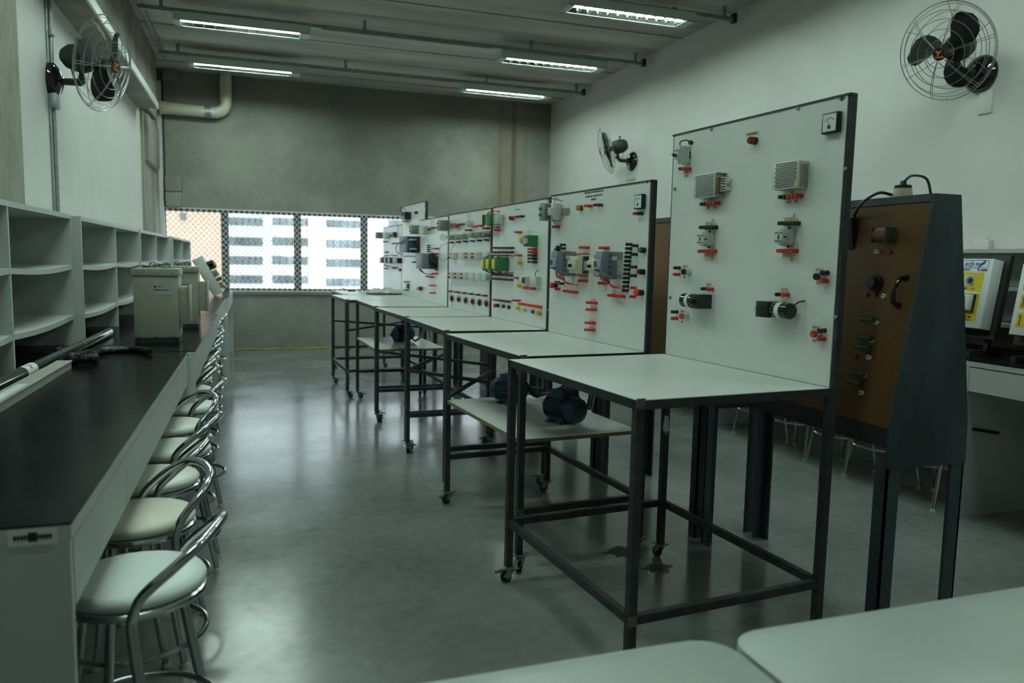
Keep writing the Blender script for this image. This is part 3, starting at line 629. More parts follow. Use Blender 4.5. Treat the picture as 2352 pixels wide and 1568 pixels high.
def trainer(yr, yl, xf, z0, z1, label, intercom):
    """trainer case leaning on a black stand; front faces -x, yr = end nearer the camera"""
    e = empty('trainer_unit', (xf, (yr+yl)/2, ZB), 0, label, 'trainer'); w = (yl-yr); h = z1-z0; lean_ = .16
    T = Matrix.Translation((0, 0, z0-ZB)) @ Matrix.Rotation(lean_, 4, 'Y')
    def put(mb, n, m, par=e, s=35): bmesh.ops.transform(mb.bm, matrix=T, verts=mb.bm.verts); return mb.build(n, m, par, smooth=s)
    put(MB().span((0, -w/2, 0), (.085, w/2, h), bev=.004), 'case', 'paper')
    put(MB().span((.09, -w/2-.03, -.05), (.125, w/2+.03, h+.04)), 'stand_board', 'matt', s=0)
    for s in (-1, 1): MB().span((-.02, s*w*.36-.014, 0), (.24, s*w*.36+.014, .03)).bar((.13, s*w*.36, .02), (.12+.05, s*w*.36, .3), .028).build('stand_foot', 'matt', e)
    R_ = axisM((0, 0, 0), (-1, 0, 0))
    def face(n, m, y0, y1, za, zb, th=.0015, par=e): return put(MB().span((-th, y0, za), (0, y1, zb)), n, m, par, 0)
    yR = -w/2                                                    # image right is the -y end
    if intercom:
        f = face('yellow_field', 'tyellow', yR+.045, w/2-.01, h*.53, h*.80)
        bz = put(MB().cyl((-.004, yR+.14, h*.685), (0, yR+.14, h*.685), .036, n=28), 'bezel', 'pale')
        put(MB().cyl((-.0055, yR+.132, h*.68), (-.003, yR+.132, h*.68), .026, n=24), 'sensor_recess', 'galvc', bz); put(MB().cyl((-.0065, yR+.126, h*.675), (-.005, yR+.126, h*.675), .017, n=20), 'sensor_hole', 'hole', bz)
        g = face('yellow_field', 'tyellow', yR+.045, w/2-.01, .04, h*.50)
        put(MB().span((-.045, yR+.07, .10), (0, yR+.24, h*.475), bev=.008), 'intercom', 'grey')
        put(MB().span((-.02, yR+.066, .095), (.0, yR+.073, h*.48)), 'intercom_edge', 'matt')
        gr = MB()
        for k in range(7):
            hw = .05*math.sqrt(max(.1, 1-((k-3)/3.9)**2)); gr.span((-.047, yR+.15-hw, h*.30+k*.011), (-.044, yR+.15+hw, h*.30+k*.011+.005))
        put(gr, 'speaker_slots', 'hole', s=0)
        put(MB().span((-.047, yR+.10, .125), (-.044, yR+.215, .155)), 'button_plate', 'matt', s=0); put(MB().cyl((-.051, yR+.135, .14), (-.045, yR+.135, .14), .014), 'call_button', 'blue')
        for k in range(5): put(MB().cyl((-.006, yR+.085+.028*k, .065), (0, yR+.085+.028*k, .065), .0055, n=12), 'terminal', 'hole')
        for y, m_ in ((yR+.10, 'red'), (yR+.155, 'hole'), (yR+.20, 'red')): put(MB().cyl((-.006, y, h*.565), (0, y, h*.565), .006, n=12), 'terminal', m_)
        for q in ((.10, .20, h*.5645, h*.5655), (.10, .19, h*.615, h*.622), (.09, .21, h*.485, h*.492), (.08, .12, .045, .049), (.15, .20, .045, .049)): put(MB().span((-.0025, yR+q[0], q[2]), (-.001, yR+q[1], q[3])), 'print', 'ink', s=0)
        fr_ = MB()
        for a, b, c, d in ((.03, .205, .87, .98),):
            for q in (c, d): fr_.span((-.0015, yR+a, h*q-.001), (0, yR+b, h*q+.001))
            for q in (a, b): fr_.span((-.0015, yR+q-.001, h*c), (0, yR+q+.001, h*d))
        for q in (.825, .855): fr_.span((-.0015, yR+.14, h*q-.0005), (0, yR+.24, h*q+.0005))
        put(fr_, 'print_frame', 'etb', s=0)
        TT = T @ Matrix.Translation((-.0015, yR+.158, h*.925)) @ Matrix(((0, 0, -1, 0), (-1, 0, 0, 0), (0, 1, 0, 0), (0, 0, 0, 1)))
        text('brand_text', 'etb', .050, 'etb', e, TT)
        lg = MB()
        for k in range(3): lg.box((-.0012, yR+.072-.012*k+.012, h*.925+.008*(k-1)), (.0015, .010, .026), Matrix.Rotation(.5, 3, 'X'))
        put(lg, 'emblem', 'blue', s=0)
        put(MB().span((-.002, yR+.03, h*.825), (0, yR+.075, h*.835)).span((-.002, yR+.03, h*.84), (0, yR+.07, h*.85)).box((-.001, yR+.09, h*.84), (.002, .012, .012), Matrix.Rotation(.78, 3, 'X')), 'emblem', 'navy', s=0)
        put(MB().span((-.002, yR+.092, h*.935), (0, yR+.118, h*.939)).span((-.002, yR+.090, h*.92), (0, yR+.118, h*.924)).span((-.002, yR+.094, h*.905), (0, yR+.118, h*.909)).span((-.002, yR+.15, h*.84), (0, yR+.23, h*.844)), 'print', 'etb', s=0)
        put(MB().cyl((-.002, yR+.150, h*.880), (0, yR+.150, h*.880), .003, n=10), 'print', 'greenb')
    else:
        for k in range(3):
            z = .05+k*.105; face('yellow_field', 'tyellow', w/2-.14, w/2-.03, z, z+.08)
            for q, m_ in ((.06, 'red'), (.015, 'red')): put(MB().cyl((-.006, w/2-.05, z+q), (0, w/2-.05, z+q), .006, n=12), 'terminal', m_)
            put(MB().span((-.003, w/2-.052, z+.015), (-.001, w/2-.048, z+.06)), 'print', 'ink', s=0); put(MB().cyl((-.006, w/2-.09, z+.02), (0, w/2-.09, z+.02), .006, n=12), 'terminal', 'hole')
    return e
trainer(3.42, 3.80, 4.13, 1.10, 1.525, 'yellow and white intercom trainer lettered etb on the right bench', True)
trainer(2.83, 3.235, 4.13, 1.085, 1.50, 'second yellow and white trainer cut by the right photo edge', False)

# ------------------------------------------------------------------ A-shaped test cabinets behind the benches
def cabinet(y0, y1, label, detail):
    e = empty('test_cabinet', (2.39, (y0+y1)/2, 0), 0, label, 'cabinet', 'black test cabinets behind the white panels'); h = (y1-y0)/2
    zt, zm, zb = 1.722, .88, .713; xt = .062; xb = .19
    prof = [(-xt, zt), (xt, zt), (xb-.005, zm), (xb, zb), (-xb, zb), (-xb, zm)]
    T = lambda y: Matrix(((1, 0, 0, 0), (0, 0, -1, y), (0, 1, 0, 0), (0, 0, 0, 1)))
    for s in (-1, 1): MB().prism(prof, .012, T(s*h+(.012 if s < 0 else 0))).build('side_panel', 'cabsteel', e, smooth=0)
    MB().span((-xt-.004, -h+.0125, zt-.028), (xt+.004, h-.0125, zt)).build('top_plate', 'cabsteel', e, smooth=0)
    MB().span((-xb+.01, -h+.012, zb+.075), (xb-.01, h-.012, zb+.09)).span((-xb, -h+.012, zb+.075), (-xb+.012, h-.012, zm-.02)).build('bottom_tray', 'matt', e, smooth=0)  # matt black, not sheet steel: shade beside the table put into the colour
    for s in (-1, 1):
        A, B = V(s*(xt-.004), 0, zt-.03), V(s*(xb-.012), 0, zm-.02); d = B-A; n = V(s*abs(d.z), 0, abs(d.x)).normalized(); R = Matrix((V(0, s, 0), d.normalized(), V(0, s, 0).cross(d.normalized()))).transposed()
        MB().box((A+B)/2, (2*h-.024, d.length, .006), R).build('pegboard_panel', 'board', e, smooth=0)
    for sx in (-1, 1):
        for sy in (-1, 1): MB().span((sx*(xb-.004), sy*(h-.002), 0), (sx*(xb-.064), sy*(h-.010), zb+.035)).span((sx*(xb-.004), sy*(h-.002), 0), (sx*(xb-.012), sy*(h-.062), zb+.035)).build('leg', 'cabsteel', e, smooth=0)
    if detail:
        A, B = V(-(xt-.004), 0, zt-.03), V(-(xb-.012), 0, zm-.02); d = (B-A).normalized(); n = V(d.z, 0, -d.x)*1.0
        n = n if n.x < 0 else -n; O = e.location
        def P(px, py, off=0):
            a = A+O+n*(.003+off); return hit(px, py, n, n.dot(a))-O
        for px, py in ((2016, 578), (2033, 680), (2015, 741), (2005, 782), (1998, 821), (1988, 862), (1981, 902)):
            b = MB().cyl(P(px, py), P(px, py)+n*.012, .009, n=14).build('white_terminal', 'paper', e); MB().cyl(P(px, py)+n*.0105, P(px, py)+n*.0135, .004, n=10).build('terminal_hole', 'hole', b)
        for px, py in ((2046, 580), (1993, 677), (2012, 677), (1968, 818)): MB().cyl(P(px, py), P(px, py)+n*.010, .008, n=12).build('red_terminal', 'lampred', e)
        for px, py in ((1992, 733), (1985, 775), (1981, 797), (1968, 857), (1963, 878)):
            c = P(px, py, .022); MB().cyl(c+V(0, -.035, 0), c+V(0, .035, 0), .0105, n=14).build('resistor', 'resist', e)
            for s in (-1, 1): MB().bar(c+V(0, s*.031, 0), c+V(0, s*.031, 0)-n*.022, .004).build('resistor_lead', 'galv', e)
        c = P(2030, 540, .035); MB().cyl(c+V(0, -.03, 0), c+V(0, .03, 0), .028, n=20).build('coil', 'coil', e)
        for s in (-1, 1): MB().box(c+V(0, s*.033, 0), (.056, .003, .056)).build('coil_flange', 'resist', e)
        c = P(2013, 652); MB().cyl(c, c+n*.012, .034, n=22).cyl(c+n*.012, c+n*.034, .026, .022, n=12).build('rotary_knob', 'black', e)
        a, b = P(2083, 638), P(2065, 702); MB().tube(bez([a, a+n*.03+d*.01, (a+b)/2+n*.045, b+n*.03-d*.01, b], 6), .009, 10).sph(a, .013, 10).sph(b, .013, 10).build('pull_handle', 'gloss', e)
        c = P(1953, 535, .014); MB().box(c, (.03, .05, .13), Matrix.Rotation(-.15, 3, 'Y'), bev=.008).build('black_meter', 'black', e); MB().box(c+n*.016+V(0, .02, 0), (.004, .02, .07), Matrix.Rotation(-.15, 3, 'Y')).build('meter_window', 'paper', e)
        # gland and cable on the top
        c = V(0, 2.36-O.y, zt); MB().cyl(c, c+V(0, 0, .018), .036, n=24).cyl(c+V(0, 0, .018), c+V(0, 0, .036), .033, n=24).build('gland_body', 'cream', e)
        MB().cyl(c+V(0, 0, .036), c+V(0, 0, .048), .031, n=24).cyl(c+V(0, 0, .048), c+V(0, 0, .066), .014, .010, n=16).build('gland_cap', 'black', e)
        MB().tube(bez([c+V(0, 0, .06), c+V(.02, -.02, .085), c+V(.05, -.06, .07), c+V(.055, -.085, .0)], 8), .005, 8).build('top_cable', 'black', e)
        MB().tube(bez([c+V(-.03, .02, .012), c+V(-.07, .05, .02), c+V(-.11, .09, -.02), P(1960, 500, .01), P(1955, 520, .02)], 8), .006, 8).build('front_cable', 'black', e)
    else:
        O = e.location
        for k in range(5): MB().tube([(-.10-.02*k, .42-.04*(k % 2)+.02*math.cos(q), 1.5-.14*k+.03*math.sin(q)) for q in (0, 1, 2, 3, 4, 5)], .0025, 6).build('loop_wire', 'beige', e)
    return e
cabinet(2.15, 3.335, 'black steel test cabinet with a brown board, right of the nearest white panel', True)
cabinet(3.40, 4.585, 'black steel test cabinet glimpsed in the gap between the two nearest white panels', False)
for a, b, lab in ((4.68, 5.86, 'third'), (5.95, 7.13, 'fourth'), (7.2, 8.40, 'fifth'), (8.55, 9.7, 'sixth')):
    cabinet(a, b, f'{lab} black test cabinet from the front, only its legs seen under the tables', False)

# ------------------------------------------------------------------ the mobile panel benches
TB = {1: (1.1485, 2.1282, .086), 2: (1.1521, 3.2535, .0835), 3: (1.0986, 4.4938, .0323), 4: (1.0702, 5.6198, .0589),
      5: (1.0237, 6.8229, .0306), 6: (.8949, 7.925, .0482), 7: (1.0107, 9.032, .045)}
SZ = {'A': (1.0376, .8203, 2.052), 'B': (1.086, .665, 1.8495)}
ZT, TUB = 1.017, .03
def caster(parent, x, y, brake=True, turn=0.):
    R = Matrix.Rotation(turn, 3, 'Z'); P = lambda a, b, c: V(x, y, 0)+R @ V(a, b, c)
    MB().box(P(0, 0, .0715), (.062, .062, .005), R).cyl(P(0, 0, .056), P(0, 0, .07), .014).build('caster_plate', 'galv', parent)
    f = MB()
    for s in (-1, 1): f.bar(P(.0, s*.016, .06), P(.022, s*.016, .024), .004, .026)
    f.box(P(0, 0, .057), (.03, .036, .004), R).build('caster_fork', 'galv', parent)
    MB().cyl(P(.022, -.011, .025), P(.022, .011, .025), .025, n=20).build('caster_wheel', 'matt', parent)
    if brake: MB().box(P(.05, 0, .052), (.05, .024, .006), R @ Matrix.Rotation(.25, 3, 'Y'), bev=.002).build('brake_lever', 'matt', parent)
class Bench:
    def __init__(s, i, label):
        s.i = i; s.x, s.y, s.a = TB[i]; s.W, s.D, s.H = SZ['A' if i in (1, 6) else 'B']
        s.e = empty('panel_bench', (s.x, s.y, 0), s.a, label, 'workbench', 'mobile electrical training benches')
        s.R = Matrix.Rotation(s.a, 3, 'Z'); s.n = s.R @ V(1, 0, 0)
    def build(s, shelf_z=None, cross=False, near_casters=True):
        e, W_, D, H = s.e, s.W, s.D, s.H; t = TUB
        MB().span((.004, .004, ZT-.018), (D-.002, W_-.004, ZT), bev=.001).build('tabletop', 'white', e, smooth=0)
        f = MB()
        for y0 in (0, W_-t): f.span((0, y0, ZT-t-.002), (D+t, y0+t, ZT-.002))
        f.span((0, 0, ZT-t-.002), (t, W_, ZT-.002)); f.build('top_frame', 'steel', e, smooth=0)
        r = MB(); z = .28
        for y0 in (0, W_-t): r.span((t, y0+.002, z-t/2), (D, y0+t-.002, z+t/2))
        for x0 in ((0, D) if s.i in (1, 6) else (D,)): r.span((x0+.002, t, z-t/2), (x0+t-.002, W_-t, z+t/2))
        r.build('lower_rail', 'steel', e, smooth=0)
        for k, (x0, y0) in enumerate(((0, 0), (0, W_-t), (D, 0), (D, W_-t))):
            g = MB().span((x0, y0, .075), (x0+t, y0+t, ZT-t)).build('leg', 'steel', e, smooth=0)
            caster(g, x0+t/2+(.012 if x0 == 0 else 0), y0+t/2, k != 3, (2.5, 2.2, .4, .9)[k]+s.i*.7)
        MB().span((D+.001, .012, ZT+.001), (D+.016, W_-.012, H-.006)).build('panel', 'white', e, smooth=0)
        g = MB()
        for y0 in (0, W_-t): g.span((D+.006, y0+(-.001 if y0 == 0 else .019), ZT-t), (D+t+.004, y0+(.012 if y0 == 0 else t+.001), H)) 
        g.span((D-.002, 0, H-.008), (D+t+.004, W_, H)); g.span((D+.016, 0, ZT), (D+t, t, H)).span((D+.016, W_-t, ZT), (D+t, W_, H)); g.build('panel_frame', 'steel', e, smooth=0)
        for y0, z in ((0, ZT-.012), (0, .28)): MB().box((.012, y0-.001, z), (.034, .004, .036), bev=.001).build('weld_mark', 'rust', e)
        if shelf_z:
            b = MB().span((.01, .014, shelf_z-.016), (D-.01, W_-.012, shelf_z), bev=.001).build('lower_shelf', 'white', e, smooth=0)
            MB().span((.006, .010, shelf_z-.0185), (D-.008, W_-.010, shelf_z-.0012)).build('shelf_edge', 'chip', b, smooth=0)
        if cross:
            MB().bar((t/2, t/2, cross), (D+t/2, W_-t/2, cross), .022, .022).build('cross_brace', 'steel', e, smooth=0)
            MB().bar((t/2, W_-t/2, cross+.022), (D+t/2, t/2, cross+.022), .022, .022).build('cross_brace', 'steel', e, smooth=0)
        return s
    def P(s, px, py, off=0):
        """point on the panel front (off metres out of it) in the bench's own frame"""
        o = V(s.x, s.y, 0); d = s.n.dot(o)+s.D-off; return s.R.transposed() @ (hit(px, py, s.n, d)-o)
    # -- components; all face -x in the bench frame
    def socket(s, px, py, m, L=.033):
        p = s.P(px, py, L/2); x = s.D
        MB().cyl((x, p.y, p.z), (x-.006, p.y, p.z), .0085, n=12).cyl((x-.006, p.y, p.z), (x-L*.45, p.y, p.z), .0062, n=12).cyl((x-L*.45, p.y, p.z), (x-L, p.y, p.z), .0075, n=12).build('banana_socket', m, s.e)
    def row(s, p0, p1, n, m):
        for k in range(n):
            t = k/(n-1) if n > 1 else 0; s.socket(p0[0]+(p1[0]-p0[0])*t, p0[1]+(p1[1]-p0[1])*t, m[k % len(m)] if isinstance(m, (list, tuple)) else m)
    def tape(s, px, py, w, h, txt=None, marks=0):
        p = s.P(px, py, 0); o = MB().span((s.D-.0006, p.y-w/2, p.z-h/2), (s.D+.0005, p.y+w/2, p.z+h/2)).build('label_tape', 'tape', s.e, smooth=0)
        T = Matrix(((0, 0, -1, s.D-.0009), (-1, 0, 0, p.y), (0, 1, 0, p.z), (0, 0, 0, 1)))
        if txt: text('print', txt, min(h*.75, w*1.35/len(txt)), 'ink', o, T, depth=.0002)
        elif marks:
            k = MB(); vert = h > w
            for q in range(marks):
                u = (q+.5)/marks-.5
                if vert: k.span((s.D-.001, p.y-w*.28, p.z+u*h*.8-h*.03), (s.D-.0004, p.y+w*.28, p.z+u*h*.8+h*.03))
                else: k.span((s.D-.001, p.y+u*w*.8-w*.03, p.z-h*.25), (s.D-.0004, p.y+u*w*.8+w*.03, p.z+h*.25))
            k.build('print', 'ink', o, smooth=0)
    def box(s, name, m, y0, y1, z0, z1, d0, d1, bev=.002, par=None):
        return MB().span((s.D-d1, min(y0, y1), z0), (s.D-d0, max(y0, y1), z1), bev=bev).build(name, m, par or s.e)
    def pbox(s, name, m, px0, px1, py0, py1, d1, d0=0, bev=.002, par=None):
        """front face given by its pixel extent, at d1 out of the panel"""
        a = s.P(px0, (py0+py1)/2, d1); b = s.P(px1, (py0+py1)/2, d1); c = s.P((px0+px1)/2, py0, d1); d = s.P((px0+px1)/2, py1, d1)
        return s.box(name, m, a.y, b.y, d.z, c.z, d0, d1, bev, par), (a.y+b.y)/2, (c.z+d.z)/2, abs(a.y-b.y), c.z-d.z
    def button(s, px, py, r, L, body, cap, mush=False, name='push_button', cx=None):
        p = s.P(px, py, L); x = s.D
        b = MB().cyl((x, p.y, p.z), (x-L*(.42 if 'lamp' in name else .75), p.y, p.z), r, n=24).build(name, body, s.e)
        if mush: MB().lathe([(0, 0), (r*.7, 0), (r*1.25, .006), (r*1.2, .014), (r*.8, .02), (0, .022)], axisM((x-L*.7, p.y, p.z), (-1, 0, 0)), 28).build('mushroom_head', cap, b)
        elif 'lamp' in name: MB().lathe([(0, 0), (r*.96, 0), (r*.96, L*.45), (r*.8, L*.58), (0, L*.6)], axisM((x-L*.4, p.y, p.z), (-1, 0, 0)), 24).build('lens', cap, b)
        else: MB().cyl((x-L*.7, p.y, p.z), (x-L, p.y, p.z), r*.82, n=24).build('button_cap', cap, b)
    def screw(s, px, py):
        p = s.P(px, py, .005); MB().cyl((s.D, p.y, p.z), (s.D-.006, p.y, p.z), .007, n=10).build('screw', 'galv', s.e)
    def meter(s, px, py, w):
        p = s.P(px, py, .02); o = s.box('panel_meter', 'black', p.y-w/2, p.y+w/2, p.z-w/2, p.z+w/2, 0, .022)
        s.box('meter_face', 'paper', p.y-w*.41, p.y+w*.41, p.z-w*.41, p.z+w*.41, .02, .0228, 0, o)
        k = MB(); x = s.D-.0234; c = V(x, p.y+w*.0, p.z-w*.2)
        for q in range(9):
            a = math.radians(50+q*10); k.bar(c+V(0, -math.cos(a)*w*.40, math.sin(a)*w*.40), c+V(0, -math.cos(a)*w*.46, math.sin(a)*w*.46), .0016, .0006, up=(1, 0, 0))
        k.bar(c, c+V(0, w*.14, w*.38), .0014, .0006, up=(1, 0, 0)); k.cyl(c, c-V(.0006, 0, 0), w*.10, n=16); k.build('meter_scale', 'ink', o)
    def logo(s, px, py, w=.034):
        p = s.P(px, py, 0); k = MB(); x0, x1 = s.D-.0007, s.D+.0003
        k.span((x0, p.y-w/2, p.z-.0012), (x1, p.y+w/2, p.z+.0012)).span((x0, p.y-.004, p.z-.008), (x1, p.y-.001, p.z+.008)).span((x0, p.y+.001, p.z-.008), (x1, p.y+.004, p.z+.008)).span((x0, p.y-.007, p.z+.003), (x1, p.y+.007, p.z+.006)).span((x0, p.y-.007, p.z-.006), (x1, p.y+.007, p.z-.003))
        k.build('emblem', 'ink', s.e, smooth=0)
    def wire(s, pts, m='red', r=.0022, name='wire'):
        MB().tube(bez(pts, 7), r, 6).build(name, m, s.e)
    def psu(s, y0, y1, z0, z1, d, terminals=None):
        o = s.box('power_supply', 'perf', y0, y1, z0, z1, 0, d, .002); h = MB(); x = s.D-d-.0004; ny, nz = 13, 12
        for a in range(ny):
            for b in range(nz):
                y = y0+.008+(y1-y0-.022)*(a+.5*(b % 2))/ny; z = z0+.008+(z1-z0-.014)*b/(nz-1); h.cyl((x, y, z), (x+.0003, y, z), .0034, n=6)
        h.build('vent_holes', 'hole', o, smooth=0)
        s.box('warning_sticker', 'yellow', *( (y1-.012, y1-.004) if terminals else (y0+.006, y0+.016)), *((z1-.02, z1-.003) if terminals else (z0+.004, z0+.026)), d, d+.0006, 0, o)
        if terminals:
            s.box('terminal_strip', 'copper', y0-.014, y0+.002, z0+.014, z1-.02, .012, d-.008, .001, o)
            s.box('top_plate', 'zinc', y0-.016, y0, z1-.004, z1, 0, d, 0, o)
            s.box('bottom_plate', 'zinc', y0-.016, y0, z0, z0+.004, 0, d, 0, o)
            for k in range(7):
                z = z0+.022+.0095*k; s.wire([(s.D-.03, y0-.014, z), (s.D-.02, y0-.034, z+(.004 if k < 3 else -.002)), (s.D-.006, y0-.046, z0+.030 if k < 3 else z0+.072), (s.D, y0-.05, z0+.030 if k < 3 else z0+.072)], 'paper', .0022, 'output_wire')
        else:
            s.box('side_flange', 'zinc', y0-.001, y0+.001, z0+.004, z1-.012, .004, d*.8, 0, o)
            for z in (z0+.03, z0+.062): s.wire([(s.D-.02, y1, z), (s.D-.015, y1+.012, z-.006), (s.D, y1+.018, z-.01)], 'ink', .0018, 'input_wire')
    def contactor(s, px0, px1, py0, py1, d=.062):
        o, y, z, w, h = s.pbox('contactor', 'grey', px0, px1, py0, py1, d, .02, .002); s.box('contactor_base', 'grey', y-w/2, y+w/2, z-h*.62, z+h*.62, 0, .03, .002, o)
        k = MB(); x = s.D-d-.0004
        for b in (-.36, .36):
            for a in range(5): k.cyl((x, y-w*.4+w*.2*a, z+h*b), (x+.0003, y-w*.4+w*.2*a, z+h*b), .0032, n=8)
        k.span((s.D-d-.0006, y-w*.1, z-h*.2), (s.D-d, y+w*.1, z+h*.2)); k.span((s.D-d+.006, y-w/2-.0008, z-.003), (s.D-d+.022, y-w/2, z+.003)); k.build('terminal_screws', 'ink', o, smooth=0)
        s.box('marker', 'paper', y+w*.18, y+w*.38, z-h*.2, z+h*.2, d, d+.0006, 0, o)
        for a in range(5):
            yy = y-w*.4+w*.2*a
            for sg in (1, -1): s.wire([(s.D-d+.012, yy, z+sg*h*.5), (s.D-d*.62, yy*.7+(y-w*.2)*.3, z+sg*h*.72), (s.D-.022, y-w*.3, z+sg*h*.82), (s.D, y-w*.35, z+sg*h*.84)], 'pale', .0014, 'control_wire')
        MB().cyl((s.D-.028, y-w*.3, z+h*.80), (s.D-.02, y-w*.31, z+h*.83), .005).cyl((s.D-.028, y-w*.3, z-h*.80), (s.D-.02, y-w*.31, z-h*.83), .005).build('cable_tie', 'ink', o)
    def breaker(s, px0, px1, py0, py1, d=.07):
        o, y, z, w, h = s.pbox('circuit_breaker', 'grey', px0, px1, py0, py1, d*.75, 0, .002)
        f = s.box('toggle_block', 'pale', y-w*.48, y+w*.48, z-h*.28, z+h*.25, d*.7, d, .001, o)
        MB().box((s.D-d-.008, y, z-.004), (.02, w*.7, .008), Matrix.Rotation(.4, 3, 'Y')).build('toggle', 'black', o)
        s.box('blue_stripe', 'blue', y-w*.46, y+w*.46, z+h*.18, z+h*.24, d, d+.0006, 0, o)
        s.box('rail_clip', 'ink', y-w/2-.001, y-w/2, z-h*.2, z+h*.2, .0, .006, 0, o)
        s.box('terminal_block', 'grey', y-w*.48, y+w*.48, z+h*.28, z+h*.5, .05, .058, .001, o)
        return y, z, w, h
    def stack(s, items): 
        for it in items: s.row(*it)

# ---- bench 1 (nearest, tall)
b = Bench(1, 'nearest tall white panel bench with power supplies and two small black motors').build()
b.meter(1906, 282, .072); b.logo(1934, 226)
b.button(1720, 322, .0155, .034, 'black', 'lampred', name='pilot_lamp'); b.tape(1727, 307, .075, .013, None, 9)
for q in ((1632, 297), (1831, 249), (1940, 388), (1917, 728), (1549, 434), (1538, 683)): b.screw(*q)
y, z, w, h = b.breaker(1556, 1564, 335, 375, .07)
b.wire([(b.D-.05, y, z+h*.5), (b.D-.045, y+.004, z+h*.75), (b.D-.02, y-.004, z+h*.85), (b.D-.006, y-.018, z+h*.72), (b.D, y-.018, z+h*.70)], 'ink', .003, 'supply_wire')
MB().cyl((b.D, y-.018, z+h*.70), (b.D-.012, y-.018, z+h*.70), .010).build('cable_gland', 'black', b.e)
b.wire([(b.D-.03, y, z-h*.5), (b.D-.02, y-.004, z-h*.62), (b.D, y-.014, z-h*.6)], 'pale', .003, 'supply_wire')
b.row((1567, 388), (1579, 388), 3, ['black', 'red', 'red']); b.tape(1575, 396, .032, .014, None, 4); b.tape(1575.5, 404, .024, .012, None, 3)
b.psu(.65, .795, 1.738, 1.838, .050, True); b.row((1616, 469), (1645, 466), 5, ['black', 'black', 'red', 'red', 'red'])
for q in ((1633, 458.5), (1626.5, 478), (1642, 475.5)): b.tape(*q, .022, .013, None, 3)
b.psu(.172, .305, 1.738, 1.838, .050, None); b.row((1797, 453), (1834, 449.5), 5, ['black', 'black', 'red', 'red', 'red'])
for q in ((1820, 441.5), (1811.5, 464), (1828, 461.5)): b.tape(*q, .022, .014, None, 3)
b.contactor(1600.5, 1615, 538, 560); b.contactor(1779, 1797, 531, 557)
b.row((1614, 522.3), (1640, 521.3), 6, 'black'); b.row((1611, 577), (1638, 576.3), 6, 'red')
b.row((1796, 513), (1828, 512.5), 6, 'black'); b.row((1793, 576), (1823, 576), 6, 'red')
for k, hh in enumerate((.020, .020, .022, .036, .016)):
    b.tape(1622.3+5.3*k, 515-(hh-.02)*230, .010, hh, None, 4); b.tape(1619.8+5.3*k, 584.3+(hh-.02)*230, .010, hh, None, 4)
    b.tape(1803.8+6.6*k, 505-(hh-.02)*260, .010, hh, None, 4); b.tape(1799.8+6.3*k, 584.5+(hh-.02)*260, .010, hh, None, 4)
for px, py, cap, t1, t2, s1, s2, name in ((1568, 624, 'black', (1573.5, 612), (1572, 636), (1555, 615), (1554, 630), 'BOTAO 1'), (1563, 726, 'red', (1568, 715), (1566.5, 738.5), (1549.5, 716), (1549, 731), 'BOTAO 1'),
                                  (1873, 635, 'black', (1881.5, 619.5), (1878.5, 648.5), (1894, 626), (1893, 645.5), 'BOTAO 2'), (1866, 767, 'red', (1874.5, 752), (1870, 782), (1887.5, 758.5), (1886.5, 778.5), 'BOTAO 2')):
    b.button(px, py, .0155, .036, 'alu', cap); b.tape(*t1, .036, .014, name); b.tape(*t2, .016, .013, 'NA'); b.socket(*s1, 'black'); b.socket(*s2, 'red')
b.row((1618, 663), (1630, 664), 2, ['black', 'red']); b.tape(1628.5, 653, .034, .013, None, 2); b.row((1790, 676), (1803, 676.5), 2, ['black', 'red']); b.tape(1801.5, 665, .036, .016, None, 2)
def gearmotor(b, px, py, face_near):
    p = b.P(px, py, .05); s = -1 if face_near else 1; x = b.D-.045; r = .031
    e = MB().box((x, p.y-.032*s, p.z), (.07, .066, .062), bev=.003).build('gear_motor', 'black', b.e)
    MB().cyl((x, p.y, p.z), (x, p.y+.085*s, p.z), r, n=28).cyl((x, p.y+.085*s, p.z), (x, p.y+.091*s, p.z), r, r*.85, n=28).build('motor_can', 'gloss', e)
    MB().lathe([(r+.0004, -.011), (r+.0006, -.011), (r+.0006, .011), (r+.0004, .011)], axisM((x, p.y+.04*s, p.z), (0, 1, 0)), 32).build('motor_label', 'paper', e)
    MB().box((b.D-.005, p.y-.032*s, p.z), (.012, .075, .068), bev=.001).build('mounting_plate', 'grey', e)
    if face_near:
        MB().cyl((x-.01, p.y+.064, p.z), (x-.01, p.y+.095, p.z), .006, n=14).build('brass_shaft', 'brass', e)
        b.wire([(x+.01, p.y-.09, p.z+.02), (x+.02, p.y-.102, p.z+.034), (b.D, p.y-.108, p.z+.04)], 'lampred', .0035, 'motor_wire')
    else:
        MB().cyl((x-.036, p.y-.025, p.z), (x-.05, p.y-.025, p.z), .010, n=16).cyl((x-.05, p.y-.025, p.z), (x-.068, p.y-.025, p.z), .005, n=12).build('shaft', 'matt', e)
gearmotor(b, 1597, 691, False); gearmotor(b, 1776, 711, True)
# power cord with white plug hanging under the table
e0 = MB().tube(bez([(.55, .52, .99), (.54, .50, .96), (.50, .46, .955), (.53, .44, .97), (.56, .48, .965), (.52, .50, .93), (.47, .485, .90), (.455, .48, .84)], 8), .0045, 8).build('power_cord', 'black', b.e)
MB().cyl((.455, .48, .845), (.454, .479, .815), .007, .011, n=12).cyl((.454, .479, .815), (.453, .478, .785), .011, .012, n=12).build('mains_plug', 'pale', e0)
MB().cyl((.453, .473, .785), (.453, .473, .772), .002).cyl((.453, .483, .785), (.453, .483, .772), .002).build('plug_pin', 'alu', e0)

